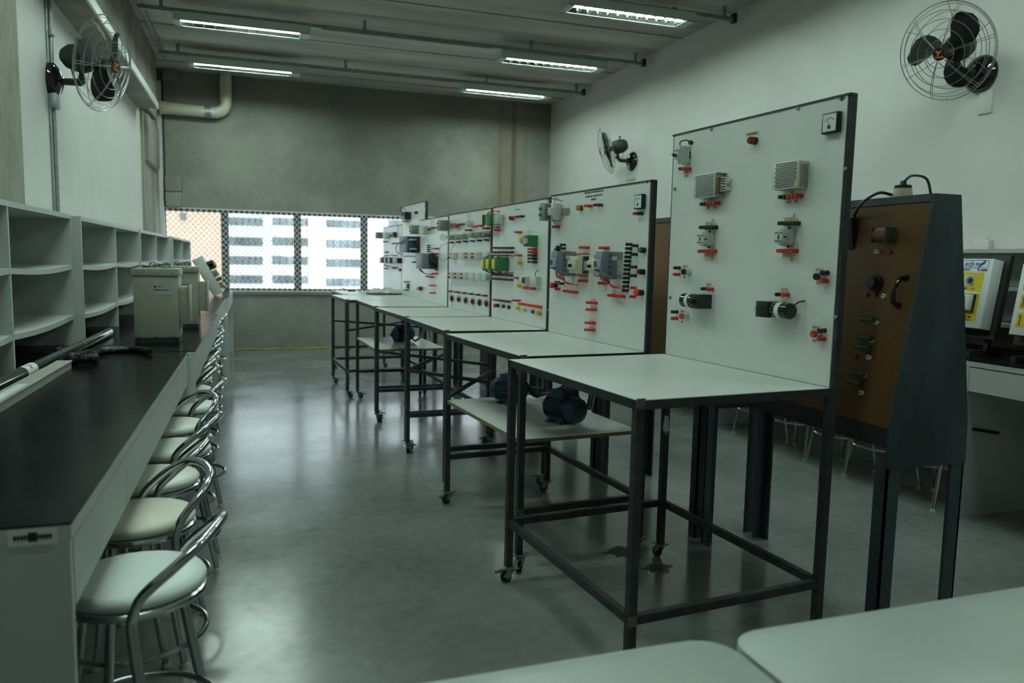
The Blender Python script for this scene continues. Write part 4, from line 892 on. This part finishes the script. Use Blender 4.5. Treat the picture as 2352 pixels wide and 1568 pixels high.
# ---- bench 2
b = Bench(2, 'second white panel bench from the front with two blue grey frequency inverters').build(.625)
b.meter(1466, 463, .072); b.logo(1487, 417)
T0 = lambda p, x: Matrix(((0, 0, -1, x), (-1, 0, 0, p.y), (0, 1, 0, p.z), (0, 0, 0, 1)))
for k, (ln, px, py) in enumerate((('Bancada com inversores de', 1364, 440), ('frequência e motores de', 1364, 449), ('indução', 1363.5, 457))): text('title_text', ln, .0185, 'ink', b.e, T0(b.P(px, py, 0), b.D-.0003))
def din_psu(b, px0, px1, py0, py1, d=.10, rail_y=None, m='psu', brk=True):
    """DIN-rail supply: the long side is its depth out of the panel, the visible flank carries vent slots"""
    y = b.P(px1, (py0+py1)/2, .0).y; f = b.P(px0, (py0+py1)/2, d).y; zt = b.P((px0+px1)/2, py0, d/2).z; zb = b.P((px0+px1)/2, py1, d/2).z
    y0 = min(y, f)-.0; w_ = .05
    o = b.box('rail_power_supply', m, y0, y0+w_, zb, zt, .008, d, .002); s = MB()
    for k in range(9):
        for q in range(4): s.span((b.D-d+.016+k*(d-.03)/9, y0-.0006, zb+.008+(zt-zb-.01)*q/4), (b.D-d+.016+k*(d-.03)/9+.004, y0, zb+.008+(zt-zb-.01)*q/4+(zt-zb)*.19))
    s.build('vent_slots', 'hole', o, smooth=0)
    for z in (zb+(zt-zb)*.25, zb+(zt-zb)*.6): b.box('terminal_plug', 'green', y0+.008, y0+.042, z, z+(zt-zb)*.16, d, d+.008, .001, o)
    b.box('din_rail', 'zinc', y0-.15, y0+w_+.03, (zt+zb)/2-.0175, (zt+zb)/2+.0175, 0, .008, 0, o)
    return o, y0, zb, zt
o, y0, zb, zt = din_psu(b, 1238, 1281, 467, 507, .10)
b.box('circuit_breaker', 'grey', y0-.03, y0-.064, zb+.004, zt-.004, .008, .062); b.box('breaker_front', 'grey', y0-.03, y0-.064, zb+.03, zt-.03, .06, .082)
b.wire([(b.D-.05, y0-.05, zt-.004), (b.D-.045, y0-.055, zt+.03), (b.D-.02, y0-.06, zt+.015), (b.D, y0-.07, zt+.01)], 'red'); b.wire([(b.D-.05, y0-.04, zb), (b.D-.03, y0-.045, zb-.03), (b.D, y0-.05, zb-.02)], 'red')
b.wire([(b.D-.06, y0+.02, zt), (b.D-.045, y0+.0, zt+.025), (b.D-.01, y0-.01, zt+.02), (b.D, y0-.012, zt+.018)], 'ink')
b.button(1324, 477, .0155, .034, 'black', 'amber', name='pilot_lamp')
b.row((1348, 473), (1354, 472.5), 2, 'red'); b.row((1370, 471), (1377, 470.5), 2, 'black'); b.row((1461, 490.5), (1469, 490), 2, ['red', 'black']); b.row((1274, 521), (1279, 521), 2, ['black', 'red'])
def vfd(b, yr, z0, z1, d=.125, w=.076):
    T = Matrix(((1, 0, 0, b.D), (0, 0, 1, yr), (0, 1, 0, 0), (0, 0, 0, 1)))
    o = MB().prism([(-.035, z0-.012), (-.035, z1), (-d+.006, z1), (-d, z1-.035), (-d, z0+.02), (-d+.012, z0+.012), (-.055, z0-.028), (-.035, z0-.028)], w, T, .0015).build('frequency_inverter', 'vfd', b.e)
    MB().prism([(0, z0-.026), (0, z1), (-.036, z1), (-.036, z0-.026)], w-.004, T @ Matrix.Translation((0, 0, .002))).build('heat_sink', 'zinc', o)
    b.box('front_cover', 'vfdl', yr+.004, yr+w-.004, z0+.022, z1-.04, d, d+.004, .002, o)
    s = MB()
    for q in range(4):
        for k in range(3): s.span((b.D-.085+.009*k, yr-.0005, z0-.005+q*.028), (b.D-.082+.009*k, yr+.0002, z0+.015+q*.028))
    s.build('vent_slots', 'hole', o, smooth=0)
    kp = b.box('keypad', 'paper', yr+w*.45, yr+w-.008, z0+.028, z1-.046, d+.003, d+.007, .002, o)
    b.box('keypad_top', 'blue', yr+w*.46, yr+w-.009, z1-.068, z1-.048, d+.006, d+.0076, 0, o); b.box('display', 'lampred', yr+w*.5, yr+w-.014, z1-.078, z1-.066, d+.006, d+.008, 0, o)
    kk = MB()
    for q in range(3):
        for k in range(3): kk.cyl((b.D-d-.0072, yr+w*.52+k*.011, z0+.034+q*.012), (b.D-d-.0084, yr+w*.52+k*.011, z0+.034+q*.012), .0034, n=8)
    kk.build('keys', 'blue', o)
    b.box('type_label', 'paper', yr-.0006, yr+.0002, z1-.042, z1-.024, .036, .065, 0, o)
    b.box('cable_slot', 'hole', yr+.01, yr+w-.01, z0+.012, z0+.018, d+.001, d+.0042, 0, o)
    return o
zA0, zA1 = 1.393, 1.505; yv2 = .232
o = vfd(b, yv2, zA0, zA1); q = b.box('rating_plate', 'paper', yv2+.0010, yv2+.0024, zA0-.0, zA1-.042, .004, .032, 0, o)
k = MB(); 
for r_ in range(8): k.span((b.D-.030, yv2+.0006, zA0+.006+r_*.008), (b.D-.008-(r_ % 3)*.006, yv2+.0012, zA0+.008+r_*.008))
k.build('print', 'ink', o, smooth=0)
yv1 = b.P(1323, 600, 0).y; vfd(b, yv1, zA0+.003, zA1+.004)
for yv, dz in ((yv1, 0), (yv2, 0)):
    for k in range(5): b.wire([(b.D-.09+.008*k, yv+.045-.004*k, zA0-.015), (b.D-.078+.006*k, yv+.03, zA0-.04-.003*k), (b.D-.045, yv+.01, zA0-.062-.002*k), (b.D-.012, yv-.01-.002*k, zA0-.072), (b.D, yv-.02-.003*k, zA0-.075)], 'red', .0025, 'output_wire')
    b.wire([(b.D-.10, yv+.05, zA0), (b.D-.095, yv+.045, zA0-.03), (b.D-.06, yv+.04, zA0-.045)], 'zinc', .006, 'cable_clamp')
def motor_breaker(b, px0, px1, py0, py1):
    o, y, z, w, h = b.pbox('motor_breaker', 'cream', px0, px1, py0, py1, .072, .03, .002)
    b.box('contactor', 'black', y-w/2, y+w/2, z-h*.5, z+h*.5, 0, .045, .002, o); b.box('front_step', 'cream', y-w*.46, y+w*.46, z-h*.3, z+h*.28, .07, .086, .002, o)
    MB().cyl((b.D-.086, y, z-h*.06), (b.D-.094, y, z-h*.06), .009, n=18).box((b.D-.099, y, z-h*.06), (.012, .005, .016)).build('rotary_knob', 'black', o)
    b.box('label', 'silver', y-w/2-.0006, y-w/2, z-h*.34, z+h*.22, .008, .036, 0, o)
    for k in range(3):
        yy = y-w*.3+w*.3*k
        for sg in (1, -1): b.wire([(b.D-.05, yy, z+sg*h*.5), (b.D-.045, yy-.004, z+sg*(h*.5+.012)), (b.D-.012, yy-.014, z+sg*(h*.5+.014)), (b.D, yy-.02, z+sg*(h*.5+.012))], 'red', .0024, 'load_wire')
motor_breaker(b, 1307, 1327, 588, 627); motor_breaker(b, 1352, 1371, 590, 628)
b.row((1336, 568.3), (1347, 568), 3, 'red'); b.row((1382, 569.3), (1392, 569), 3, 'red'); b.row((1334, 645), (1344, 645), 3, 'red'); b.row((1299, 668), (1321, 671), 5, 'red'); b.row((1380, 650), (1388, 650.5), 2, 'red'); b.row((1402, 678), (1428, 681), 6, 'red')
for k in range(12): b.socket(1444.2-.75*k, 561+9.65*k, 'black')
for q in ((1458, 564), (1456.5, 584), (1455.5, 613), (1454.5, 633)): b.socket(*q, 'black')
for q in ((1283, 567), (1292.5, 562), (1292.5, 570.5), (1289.5, 651)): b.socket(*q, 'black')
for q in ((1280, 647.5), (1280, 663.5), (1454, 661), (1453, 681)): b.socket(*q, 'red')
b.button(1467.5, 574, .0145, .034, 'black', 'greenb'); b.button(1465.5, 624, .0145, .034, 'black', 'lampred'); b.button(1273.5, 574, .0145, .034, 'black', 'greenb')
b.button(1461, 672, .015, .038, 'black', 'red', True, 'emergency_stop'); b.button(1266, 655, .015, .038, 'black', 'red', True, 'emergency_stop')
for y_, x_ in ((695, 1359), (711, 1358), (741.5, 1355.5), (757.5, 1354.5)):
    b.row((x_-6, y_-.5), (x_+6, y_+.3), 3, 'red')
    for k in range(3): b.tape(x_-.5+4.3*k, y_-5.5, .008, .018, None, 2)
b.screw(1258, 711)

# ---- bench 3 (green modules)
b = Bench(3, 'white panel bench with green relay modules, third from the front').build(None, .60)
b.logo(1257, 458, .03)
o, y, z, w, h = b.pbox('relay_module', 'green', 1110, 1126, 492, 516, .075, 0); b.box('red_terminal', 'lampred', y+w/2-.012, y+w/2+.002, z-h*.5, z+h*.5, .05, .084, .001, o)
b.pbox('circuit_breaker', 'grey', 1128, 1143, 493, 515, .05); b.pbox('din_rail', 'zinc', 1132, 1155, 498, 508, .01)
for sg in (1, -1): b.wire([(b.D-.07, y+.01, z+sg*h*.5), (b.D-.06, y-.02, z+sg*(h*.5+.022)), (b.D-.03, y-.06, z+sg*(h*.5+.02)), (b.D, y-.09, z+sg*(h*.5+.015))], 'red', .003); b.wire([(b.D-.07, y-.01, z+sg*h*.5), (b.D-.05, y-.03, z+sg*(h*.5+.016)), (b.D, y-.08, z+sg*(h*.5+.024))], 'red', .003)
b.socket(1139, 528.5, 'red'); b.socket(1143, 528.5, 'red')
b.button(1169, 500.5, .015, .034, 'black', 'lampred', name='pilot_lamp'); b.row((1180, 498.5), (1186, 498), 2, 'red'); b.row((1193, 497), (1199, 496.5), 2, 'black')
p = b.P(1189, 481, 0); b.box('white_sticker', 'paper', p.y-.06, p.y+.06, p.z-.016, p.z+.016, 0, .0008, 0)
k = MB()
for q in range(6): k.span((b.D-.0012, p.y+.05-.016*q-.012, p.z-.004), (b.D-.0008, p.y+.05-.016*q, p.z+.004))
k.build('print', 'etb', b.e, smooth=0)
o, y, z, w, h = b.pbox('relay_module', 'green', 1201, 1212, 540, 566, .07, 0, .004); b.box('relay_front', 'grey', y-w*.5, y+w*.45, z-h*.25, z+h*.2, .07, .095, .002, o); b.box('relay_knob', 'yellow', y-w*.3, y+w*.4, z-h*.05, z+h*.3, .095, .106, .002, o)
for k in range(4): b.wire([(b.D-.03-.008*k, y-.01, z+h*.5), (b.D-.035-.006*k, y-.02, z+h*.5+.03), (b.D-.012, y-.03, z+h*.5+.022), (b.D, y-.034, z+h*.5+.018)], 'paper', .0018)
b.row((1186, 533), (1193, 533), 3, 'red')
for yy in (569, 579): b.row((1135, yy), (1175, yy+.3), 9, 'black')
for yy in (631, 641): b.row((1134, yy-1), (1173, yy+1.5), 9, 'black')
for yy, m_ in ((572, 'red'), (579, 'red'), (586.3, 'black'), (593.6, 'black'), (601.2, 'black')): b.row((1217, yy), (1228, yy+.3), 4, m_)
for px in (1109.5, 1120.5, 1134.5):
    o, y, z, w, h = b.pbox('relay_module', 'green', px-2, px+6, 590, 622, .095, 0, .004); b.box('yellow_terminal', 'yellow', y-w*.2, y+w*.5, z-h*.34, z+h*.34, .094, .106, .002, o)
    for sg in (1, -1):
        for k in range(2): b.wire([(b.D-.085, y, z+sg*h*.42), (b.D-.07+.01*k, y-.03, z+sg*(h*.5+.010)), (b.D-.03, y-.08, z+sg*(h*.5+.012+.004*k)), (b.D, y-.12-.02*k, z+sg*(h*.5+.008))], 'lampred', .003)
b.row((1186, 586), (1193, 586.3), 3, 'red'); b.button(1188, 603, .015, .034, 'yellow', 'yellow', name='pilot_lamp'); b.row((1185, 638), (1189, 638.3), 2, 'red'); b.button(1187, 655.5, .0145, .032, 'yellow', 'yellow', name='pilot_lamp')
o, y, z, w, h = b.pbox('switch_box', 'grey', 1192, 1206, 634, 651, .04, 0, .002); b.box('switch_face', 'black', y-w*.46, y-w*.02, z-h*.4, z+h*.35, .04, .046, .001, o)
o, y, z, w, h = b.pbox('outlet_box', 'pale', 1217, 1231, 635, 654, .035, 0, .002); b.wire([(b.D-.02, y, z+h*.5), (b.D-.018, y-.004, z+h*.5+.03), (b.D, y-.016, z+h*.5+.045)], 'ink', .0025)
b.row((1206, 661), (1224, 663), 6, 'red'); b.row((1136, 688), (1168, 692.5), 8, ['red', 'red', 'red', 'black', 'black', 'black', 'black', 'black']); b.row((1181, 689.5), (1190, 690.3), 3, 'red'); b.row((1196, 697.5), (1239, 705), 11, 'red')
b.button(1136.5, 701.5, .013, .032, 'black', 'red', True, 'emergency_stop'); b.button(1150, 703.5, .013, .03, 'black', 'cream'); b.button(1162, 705.5, .013, .03, 'black', 'cream'); b.button(1184, 707, .014, .03, 'yellow', 'yellow', name='pilot_lamp'); b.button(1201.5, 712.5, .008, .025, 'yellow', 'yellow', name='small_lamp'); b.button(1218, 715.5, .011, .022, 'black', 'pale', name='key_switch'); b.button(1231, 719.5, .015, .034, 'yellow', 'yellow', name='pilot_lamp')

# ---- bench 4 (lamp holders and outlets)
b = Bench(4, 'white panel bench with a row of clear bulbs and outlet boxes, fourth from the front').build(None, .61)
o, y0, zb, zt = din_psu(b, 1008, 1035, 505, 530, .11); b.pbox('red_plug', 'red', 1041, 1047, 514, 521, .03)
b.row((1052, 516.5), (1066, 514), 5, ['red', 'black', 'green', 'black', 'red']); b.button(1071, 512.5, .03, .05, 'pale', 'grey', name='round_lamp')
b.row((1086, 520), (1093, 519.6), 3, 'red'); b.row((1100, 518.5), (1107, 518), 3, 'red'); b.row((1072, 528.6), (1079, 528.2), 2, ['red', 'black']); b.row((1113, 524.4), (1120, 524), 3, 'black')
p = b.P(1077, 494.5, 0); o = b.box('white_sticker', 'paper', p.y-.055, p.y+.055, p.z-.035, p.z+.035, 0, .0008, 0); k = MB()
for q in range(4): k.span((b.D-.0012, p.y-.045, p.z-.025+q*.016), (b.D-.0008, p.y+.045, p.z-.019+q*.016))
k.build('print', 'silver', o, smooth=0); p = b.P(1125.5, 480.5, 0); b.box('white_sticker', 'paper', p.y-.02, p.y+.02, p.z-.015, p.z+.015, 0, .0008, 0)
for px, py, bulb in ((1036, 545.5, 1), (1065, 543, 1), (1089, 540.5, 1), (1105, 539, 1), (1116, 537.8, 0), (1052, 544.5, 0)):
    p = b.P(px, py, .03); x = b.D
    o = MB().cyl((x, p.y, p.z), (x-.035, p.y, p.z), .024, n=20).cyl((x-.035, p.y, p.z), (x-.055, p.y, p.z), .021, n=20).build('lamp_holder', 'zinc', b.e)
    if bulb:
        MB().lathe([(.012, 0), (.014, .012), (.024, .03), (.030, .048), (.026, .066), (.012, .076), (0, .078)], axisM((x-.055, p.y, p.z), (-1, 0, 0)), 20).build('glass_bulb', 'bulb', o)
        MB().cyl((x-.055, p.y, p.z), (x-.085, p.y, p.z), .004, n=8).build('filament_stem', 'pale', o)
for k in range(6): b.socket(1034.5+16.2*k, 556.5-1.15*k, 'red' if k < 2 else 'black'); b.socket(1037.5+16.2*k, 556.8-1.15*k, 'black')
def outlet(b, px, py, two):
    o, y, z, w, h = b.pbox('outlet_box', 'pale', px-6.5, px+4, py-8, py+8, .045, 0, .006)
    if two: 
        for sg, m_ in ((1, 'red'), (-1, 'black')): b.socket(px+.5, py-4.0*sg, m_, .064)
for k, px in enumerate((1035, 1060, 1075, 1090, 1115)): outlet(b, px, 587.5-.3*k, k in (0, 2, 3))
for k, px in enumerate((1035, 1050, 1065, 1081, 1097, 1112)): outlet(b, px, 632+.8*k, k < 3)
for k in range(6): b.row((1031+15.9*k, 668.5+2*k), (1035.5+15.9*k, 669+2*k), 2, ['red', 'black'])
for k in range(6):
    p = b.P(1035+15.8*k, 685+2.4*k, .02); m_ = ('black', 'lampred')[k % 2]
    o = MB().cyl((b.D-.006, p.y, p.z), (b.D-.018, p.y, p.z), .027, n=10).cyl((b.D, p.y, p.z), (b.D-.006, p.y, p.z), .010, n=12).build('selector_switch', m_, b.e); MB().cyl((b.D-.018, p.y, p.z), (b.D-.026, p.y, p.z), .012, n=12).build('switch_lever', m_, o)
b.wire([b.P(1030, 557, .02), b.P(1012, 565, .12), b.P(1008, 588, .14), b.P(1018, 598, .11), b.P(1036, 590, .04)], 'lampred', .0018); b.wire([b.P(1048, 557, .02), b.P(1038, 570, .05), b.P(1036, 582, .04)], 'ink', .0016)
b.wire([b.P(1038, 640, .03), b.P(1036, 660, .03), b.P(1034, 680, .03), b.P(1038, 697, .02), b.P(1036, 703, .012)], 'lampred', .0018)

# ---- bench 5
b = Bench(5, 'white panel bench with a grey drive and black contactor, fifth from the front').build(.63)
o, y0, zb, zt = din_psu(b, 943, 962, 517, 538, .11); b.pbox('circuit_breaker', 'grey', 962, 972, 519, 537, .06)
b.button(980, 526, .015, .04, 'black', 'amber', name='pilot_lamp'); b.row((985, 524.5), (990, 524), 2, 'red'); b.row((994, 523.2), (998, 523), 2, 'black')
o, y, z, w, h = b.pbox('soft_starter', 'vfd', 956, 970, 581, 617, .13, 0, .004)
o2, y, z, w, h = b.pbox('contactor', 'black', 981, 990, 588, 603, .07); b.pbox('contactor', 'black', 981, 990, 606, 616, .06)
for k in range(5): b.wire([b.P(984, 590, .07), b.P(985+2*k, 584-k, .06), b.P(996, 581+k*2, .03), b.P(1002, 583+k*3, .0)], 'lampred', .003); b.wire([b.P(962+k, 618, .1), b.P(968+k*2, 624+k, .08), b.P(980, 629, .04), b.P(992+k, 630, .0)], 'lampred', .0035)
b.row((984, 563.5), (984, 577.5), 4, 'black'); b.row((997, 570.8), (1003, 570.5), 3, 'red'); b.row((1002, 583), (1002, 619), 6, 'black'); b.row((981, 634.5), (992, 636.5), 5, 'red'); b.row((996, 628), (1002, 628.5), 3, 'red')
for yy in (655.5, 672.5): b.row((989, yy), (996, yy+.2), 3, 'red')
p = b.P(993, 511, 0); b.box('white_sticker', 'paper', p.y-.06, p.y+.06, p.z-.03, p.z+.03, 0, .0008, 0)
b.pbox('red_button', 'lampred', 956, 962, 658, 666, .04)

# ---- bench 6 (tall)
b = Bench(6, 'farther tall white panel bench with a big blue controller, sixth from the front').build(None, .70)
b.meter(976, 483, .072); b.button(952, 488, .0155, .034, 'black', 'lampred', name='pilot_lamp'); b.pbox('power_supply', 'black', 921, 930, 487, 504, .07); b.row((928, 508.5), (933, 508.5), 3, 'red')
b.wire([b.P(925, 488, .05), b.P(919, 480, .05), b.P(924, 477, .03), b.P(932, 483, .0)], 'ink', .004)
for y0_, y1_, m_ in ((543, 551, 'navy'), (552, 580, 'navy')): b.pbox('controller_module', m_, 917, 936, y0_, y1_, .16, 0, .003)
b.pbox('controller_base', 'black', 944, 958, 543, 580, .08); b.pbox('support_bar', 'grey', 930, 944, 549, 552, .14); b.pbox('support_bar', 'grey', 930, 944, 570, 573, .14)
b.wire([b.P(950, 552, .09), b.P(925, 556, .17), b.P(905, 560, .19), b.P(900, 558, .2), b.P(912, 558, .19)], 'green', .006, 'data_cable'); b.wire([b.P(918, 556, .17), b.P(909, 568, .18), b.P(913, 580, .17), b.P(924, 584, .14)], 'green', .005, 'data_cable')
for k in range(5): b.wire([b.P(920+6*k, 582, .12), b.P(924+6*k, 588+k % 2*2, .08), b.P(934+6*k, 588, .02)], 'copper', .003)
b.row((949, 601.8), (954, 602), 3, 'black'); b.pbox('rocker_switch', 'black', 932, 936, 651, 662, .02); b.row((931, 647), (936, 647), 2, 'black'); b.row((931, 666), (936, 666), 2, 'black')

# ---- bench 7 (farthest)
b = Bench(7, 'farthest white panel bench by the window with a row of relays').build()
o, y0, zb, zt = din_psu(b, 864, 880, 533, 548, .11); b.pbox('circuit_breaker', 'grey', 878, 886, 534, 547, .06); b.button(894, 541, .012, .03, 'black', 'greenb'); b.pbox('outlet_box', 'matt', 901, 904, 533, 545, .04)
for k in range(6): b.pbox('relay_module', ('silver', 'ink')[k % 2], 871+4.6*k, 875+4.6*k, 590+.4*k, 604, .10-.008*k)
b.pbox('contactor', 'black', 901, 912, 592, 604, .06)
for yy in (585.5, 613): 
    for k in range(3): b.wire([b.P(880, 589 if yy < 600 else 606, .08), b.P(886+4*k, yy+(1 if yy < 600 else -2), .06), b.P(904, yy+.5*k, .02), b.P(915, yy+1, .0)], 'lampred', .003)
b.row((882, 555), (887, 554.8), 2, 'black'); b.row((883, 616), (887, 616.5), 2, ['red', 'black']); b.pbox('red_button', 'lampred', 911, 916, 617, 622, .03); b.row((903, 616), (907, 616), 2, 'red'); b.pbox('key_switch', 'greenb', 882, 885, 577, 581, .03)
p = b.P(914, 527, 0); b.box('white_sticker', 'paper', p.y-.04, p.y+.04, p.z-.06, p.z+.06, 0, .0008, 0)
for q in ((764, 0),): pass

# plastic bag lying on bench 6
B6 = TB[6]; c = onZ(885, 676, ZT); e = empty('plastic_bag', (c.x, c.y, ZT), -.15, 'crumpled milky plastic bag with a black cable on the table by the window', 'bag')
g = MB().sph((0, 0, .026), (.24, .11, .042), 32)
for v in g.bm.verts:
    k = 1+.18*math.sin(v.co.x*40+v.co.y*23)+.12*math.sin(v.co.y*71-v.co.x*55); v.co.z = max(.001, v.co.z*k); v.co.y *= 1+.08*math.sin(v.co.x*33)
g.build('bag_body', 'bag', e, smooth=60)
g = MB().sph((-.27, .01, .04), (.06, .05, .035), 16)
for v in g.bm.verts: v.co.z = max(.001, v.co.z*(1+.3*math.sin(v.co.x*90+v.co.y*60)))
g.build('bag_neck', 'clear', e)
MB().tube(bez([(-.22, -.08, .012), (-.1, -.115, .010), (.05, -.12, .010), (.18, -.10, .012), (.26, -.05, .03), (.30, .0, .09)], 8), .007, 8).build('black_cable', 'black', e)
p = onZ(800, 662, ZT+.04); e = empty('screwdriver', (p.x, p.y, ZT), .3, 'thin black tool lying on the farthest table by the window', 'tool')
MB().cyl((-.10, 0, .05), (.0, .0, .012), .006, n=10).build('shaft', 'black', e); MB().cyl((0, 0, .012), (.10, .02, .012), .011, n=12).build('handle', 'black', e)

# ------------------------------------------------------------------ blue motors on the lower shelves
def motor(px, py, zs, yaw, label, cable, sd=1):
    c = onZ(px, py, zs); e = empty('electric_motor', (c.x, c.y, zs), yaw, label, 'motor', 'navy electric motors on the lower shelves'); r, L, h = .062, .15, .075
    body = MB().cyl((-L/2, 0, h), (L/2, 0, h), r*.92, n=32)
    for k in range(28):
        a = 2*PI*k/28; body.box((0, math.cos(a)*r*.98, h+math.sin(a)*r*.98), (L*.96, .0035, .014), Matrix.Rotation(a-PI/2, 3, 'X'))
    body.build('finned_body', 'navy', e)
    cv = MB().lathe([(0, .052), (.048, .052), (.060, .046), (.067, .02), (.068, -.004), (.066, -.006), (0, -.006)], axisM((-L/2, 0, h), (-1, 0, 0)), 32).build('fan_cover', 'navy', e)
    g = MB()
    for a in range(-4, 5):
        for b_ in range(-4, 5):
            if a*a+b_*b_ < 18: g.box((-L/2-.0522, a*.0095, h+b_*.0095), (.001, .006, .006))
    g.build('grille_holes', 'hole', cv, smooth=0)
    MB().lathe([(0, .03), (.03, .03), (.045, .02), (.062, .006), (.064, -.004), (0, -.004)], axisM((L/2, 0, h), (1, 0, 0)), 32).cyl((L/2+.03, 0, h), (L/2+.06, 0, h), .010, n=14).build('drive_end', 'navy', e)
    MB().span((-.05, -.045, h+r*.8), (.05, .045, h+r+.034), bev=.008).build('terminal_box', 'navy', e)
    MB().span((-.055, -.065, 0), (-.025, .065, .012), bev=.002).span((.025, -.065, 0), (.055, .065, .012), bev=.002).span((-.05, -.045, .01), (.05, .045, .03)).build('foot', 'navy', e)
    for x, y in ((-.04, .058), (-.04, -.058), (.04, .058), (.04, -.058)): MB().cyl((x, y, .012), (x, y, .018), .007, n=6).build('bolt', 'galv', e)
    R = Matrix.Rotation(-yaw, 3, 'Z'); cb = MB()
    for k in range(2): cb.tube(bez([V(.03*k-.015, sd*.045, h+r+.012), V(.03*k-.015, sd*.075, h+r+.008)]+[R @ (Vector(q)-c)+V(.012*k, .01*k, .008*k) for q in cable], 8), .008, 8)
    cb.build('power_cable', 'black', e); return e
def c2(pts): return [onZ(px, py, z) for px, py, z in pts]
motor(1290, 968, .625, 2.0, 'dark blue motor with its fan cover towards the camera on the second bench shelf', c2([(1352, 938, .70), (1362, 915, .78), (1366, 890, .88), (1366, 870, .98)]), -1)
motor(1172, 926, .625, -1.15, 'dark blue motor farther back on the same shelf, behind the table legs', c2([(1225, 908, .66), (1250, 906, .65), (1275, 897, .72), (1297, 884, .84), (1305, 872, .96)]))
motor(922, 784, .63, -2.7, 'dark blue motor alone on the far shelf with a looping black cable', c2([(950, 781, .65), (962, 778, .70), (972, 764, .80), (978, 754, .87), (986, 762, .80), (988, 778, .66)]))

# ------------------------------------------------------------------ white desks in the foreground
def desk(x0, x1, label):
    y0, y1, z = .50, 1.178, .75; e = empty('white_desk', ((x0+x1)/2, (y0+y1)/2, 0), 0, label, 'desk', 'white desks in the foreground'); w, d = (x1-x0)/2, (y1-y0)/2; r = .065; poly = []
    for cx, cy, a in ((w-r, d-r, 0), (-w+r, d-r, PI/2), (-w+r, -d+r, PI), (w-r, -d+r, 1.5*PI)):
        for k in range(9): t = a+PI/2*k/8; poly.append((cx+r*math.cos(t), cy+r*math.sin(t)))
    MB().prism(poly, .025, Matrix.Translation((0, 0, z-.025)), .003).build('desktop', 'desk', e)
    for sx in (-1, 1):
        for sy in (-1, 1): MB().cyl((sx*(w-.08), sy*(d-.08), 0), (sx*(w-.08), sy*(d-.08), z-.025), .019, n=16).build('leg', 'galv', e)
    MB().span((-w+.1, -.01, z-.065), (w-.1, .01, z-.025)).build('support_rail', 'galv', e); return e
desk(-.10, .826, 'white desk at the bottom edge of the photo, the left one of two')
desk(.838, 2.04, 'white desk at the bottom right corner, the right one of two')

# ------------------------------------------------------------------ marks on the floor
def spot(px, py, r, n, label):
    c = onZ(px, py, 0); e = empty('floor_mark', (c.x, c.y, 0), 0, label, 'mark'); k = MB()
    for q in range(n):
        a = random.uniform(0, 2*PI); d = r*random.uniform(0, 1); rr = r*random.uniform(.2, .5); x, y = d*math.cos(a), d*math.sin(a)
        k.prism([(x+rr*random.uniform(.6, 1.2)*math.cos(t*.7), y+rr*random.uniform(.6, 1.2)*math.sin(t*.7)) for t in range(9)], .0006)
    k.build('dry_spot', 'stain', e, smooth=0)
spot(1168, 1431, .012, 4, 'small dark spots on the floor left of the nearest bench')
def stain(px, py, rx, ry, label, m):
    c = onZ(px, py, 0); n = 40
    poly = [((rx*(1+.25*math.sin(3*t)+.18*math.sin(7*t+1)))*math.cos(t), (ry*(1+.2*math.sin(4*t+.5)+.15*math.sin(9*t)))*math.sin(t)) for t in (2*PI*k/n for k in range(n))]
    tag(MB().prism(poly, .0008).build('floor_stain', m, None, 0, c), label, 'stain')
M['damp'] = mat('damp_concrete', (.05, .053, .05), .4, var=.12, scale=6, spec=.2)
stain(1440, 1268, .10, .075, 'dark damp patch on the floor under the nearest bench, left of the far caster', 'damp')
stain(1512, 1305, .07, .05, 'dark damp patch on the floor by the far right caster of the nearest bench', 'damp')
M['rusty'] = mat('rust_mark', (.12, .06, .02), .5, var=.3, scale=60)
stain(1862, 1318, .022, .014, 'small rust mark on the floor beside the near right leg of the nearest bench', 'rusty')
stain(1723, 1350, .018, .010, 'small rust mark on the floor inside the frame of the nearest bench', 'rusty')
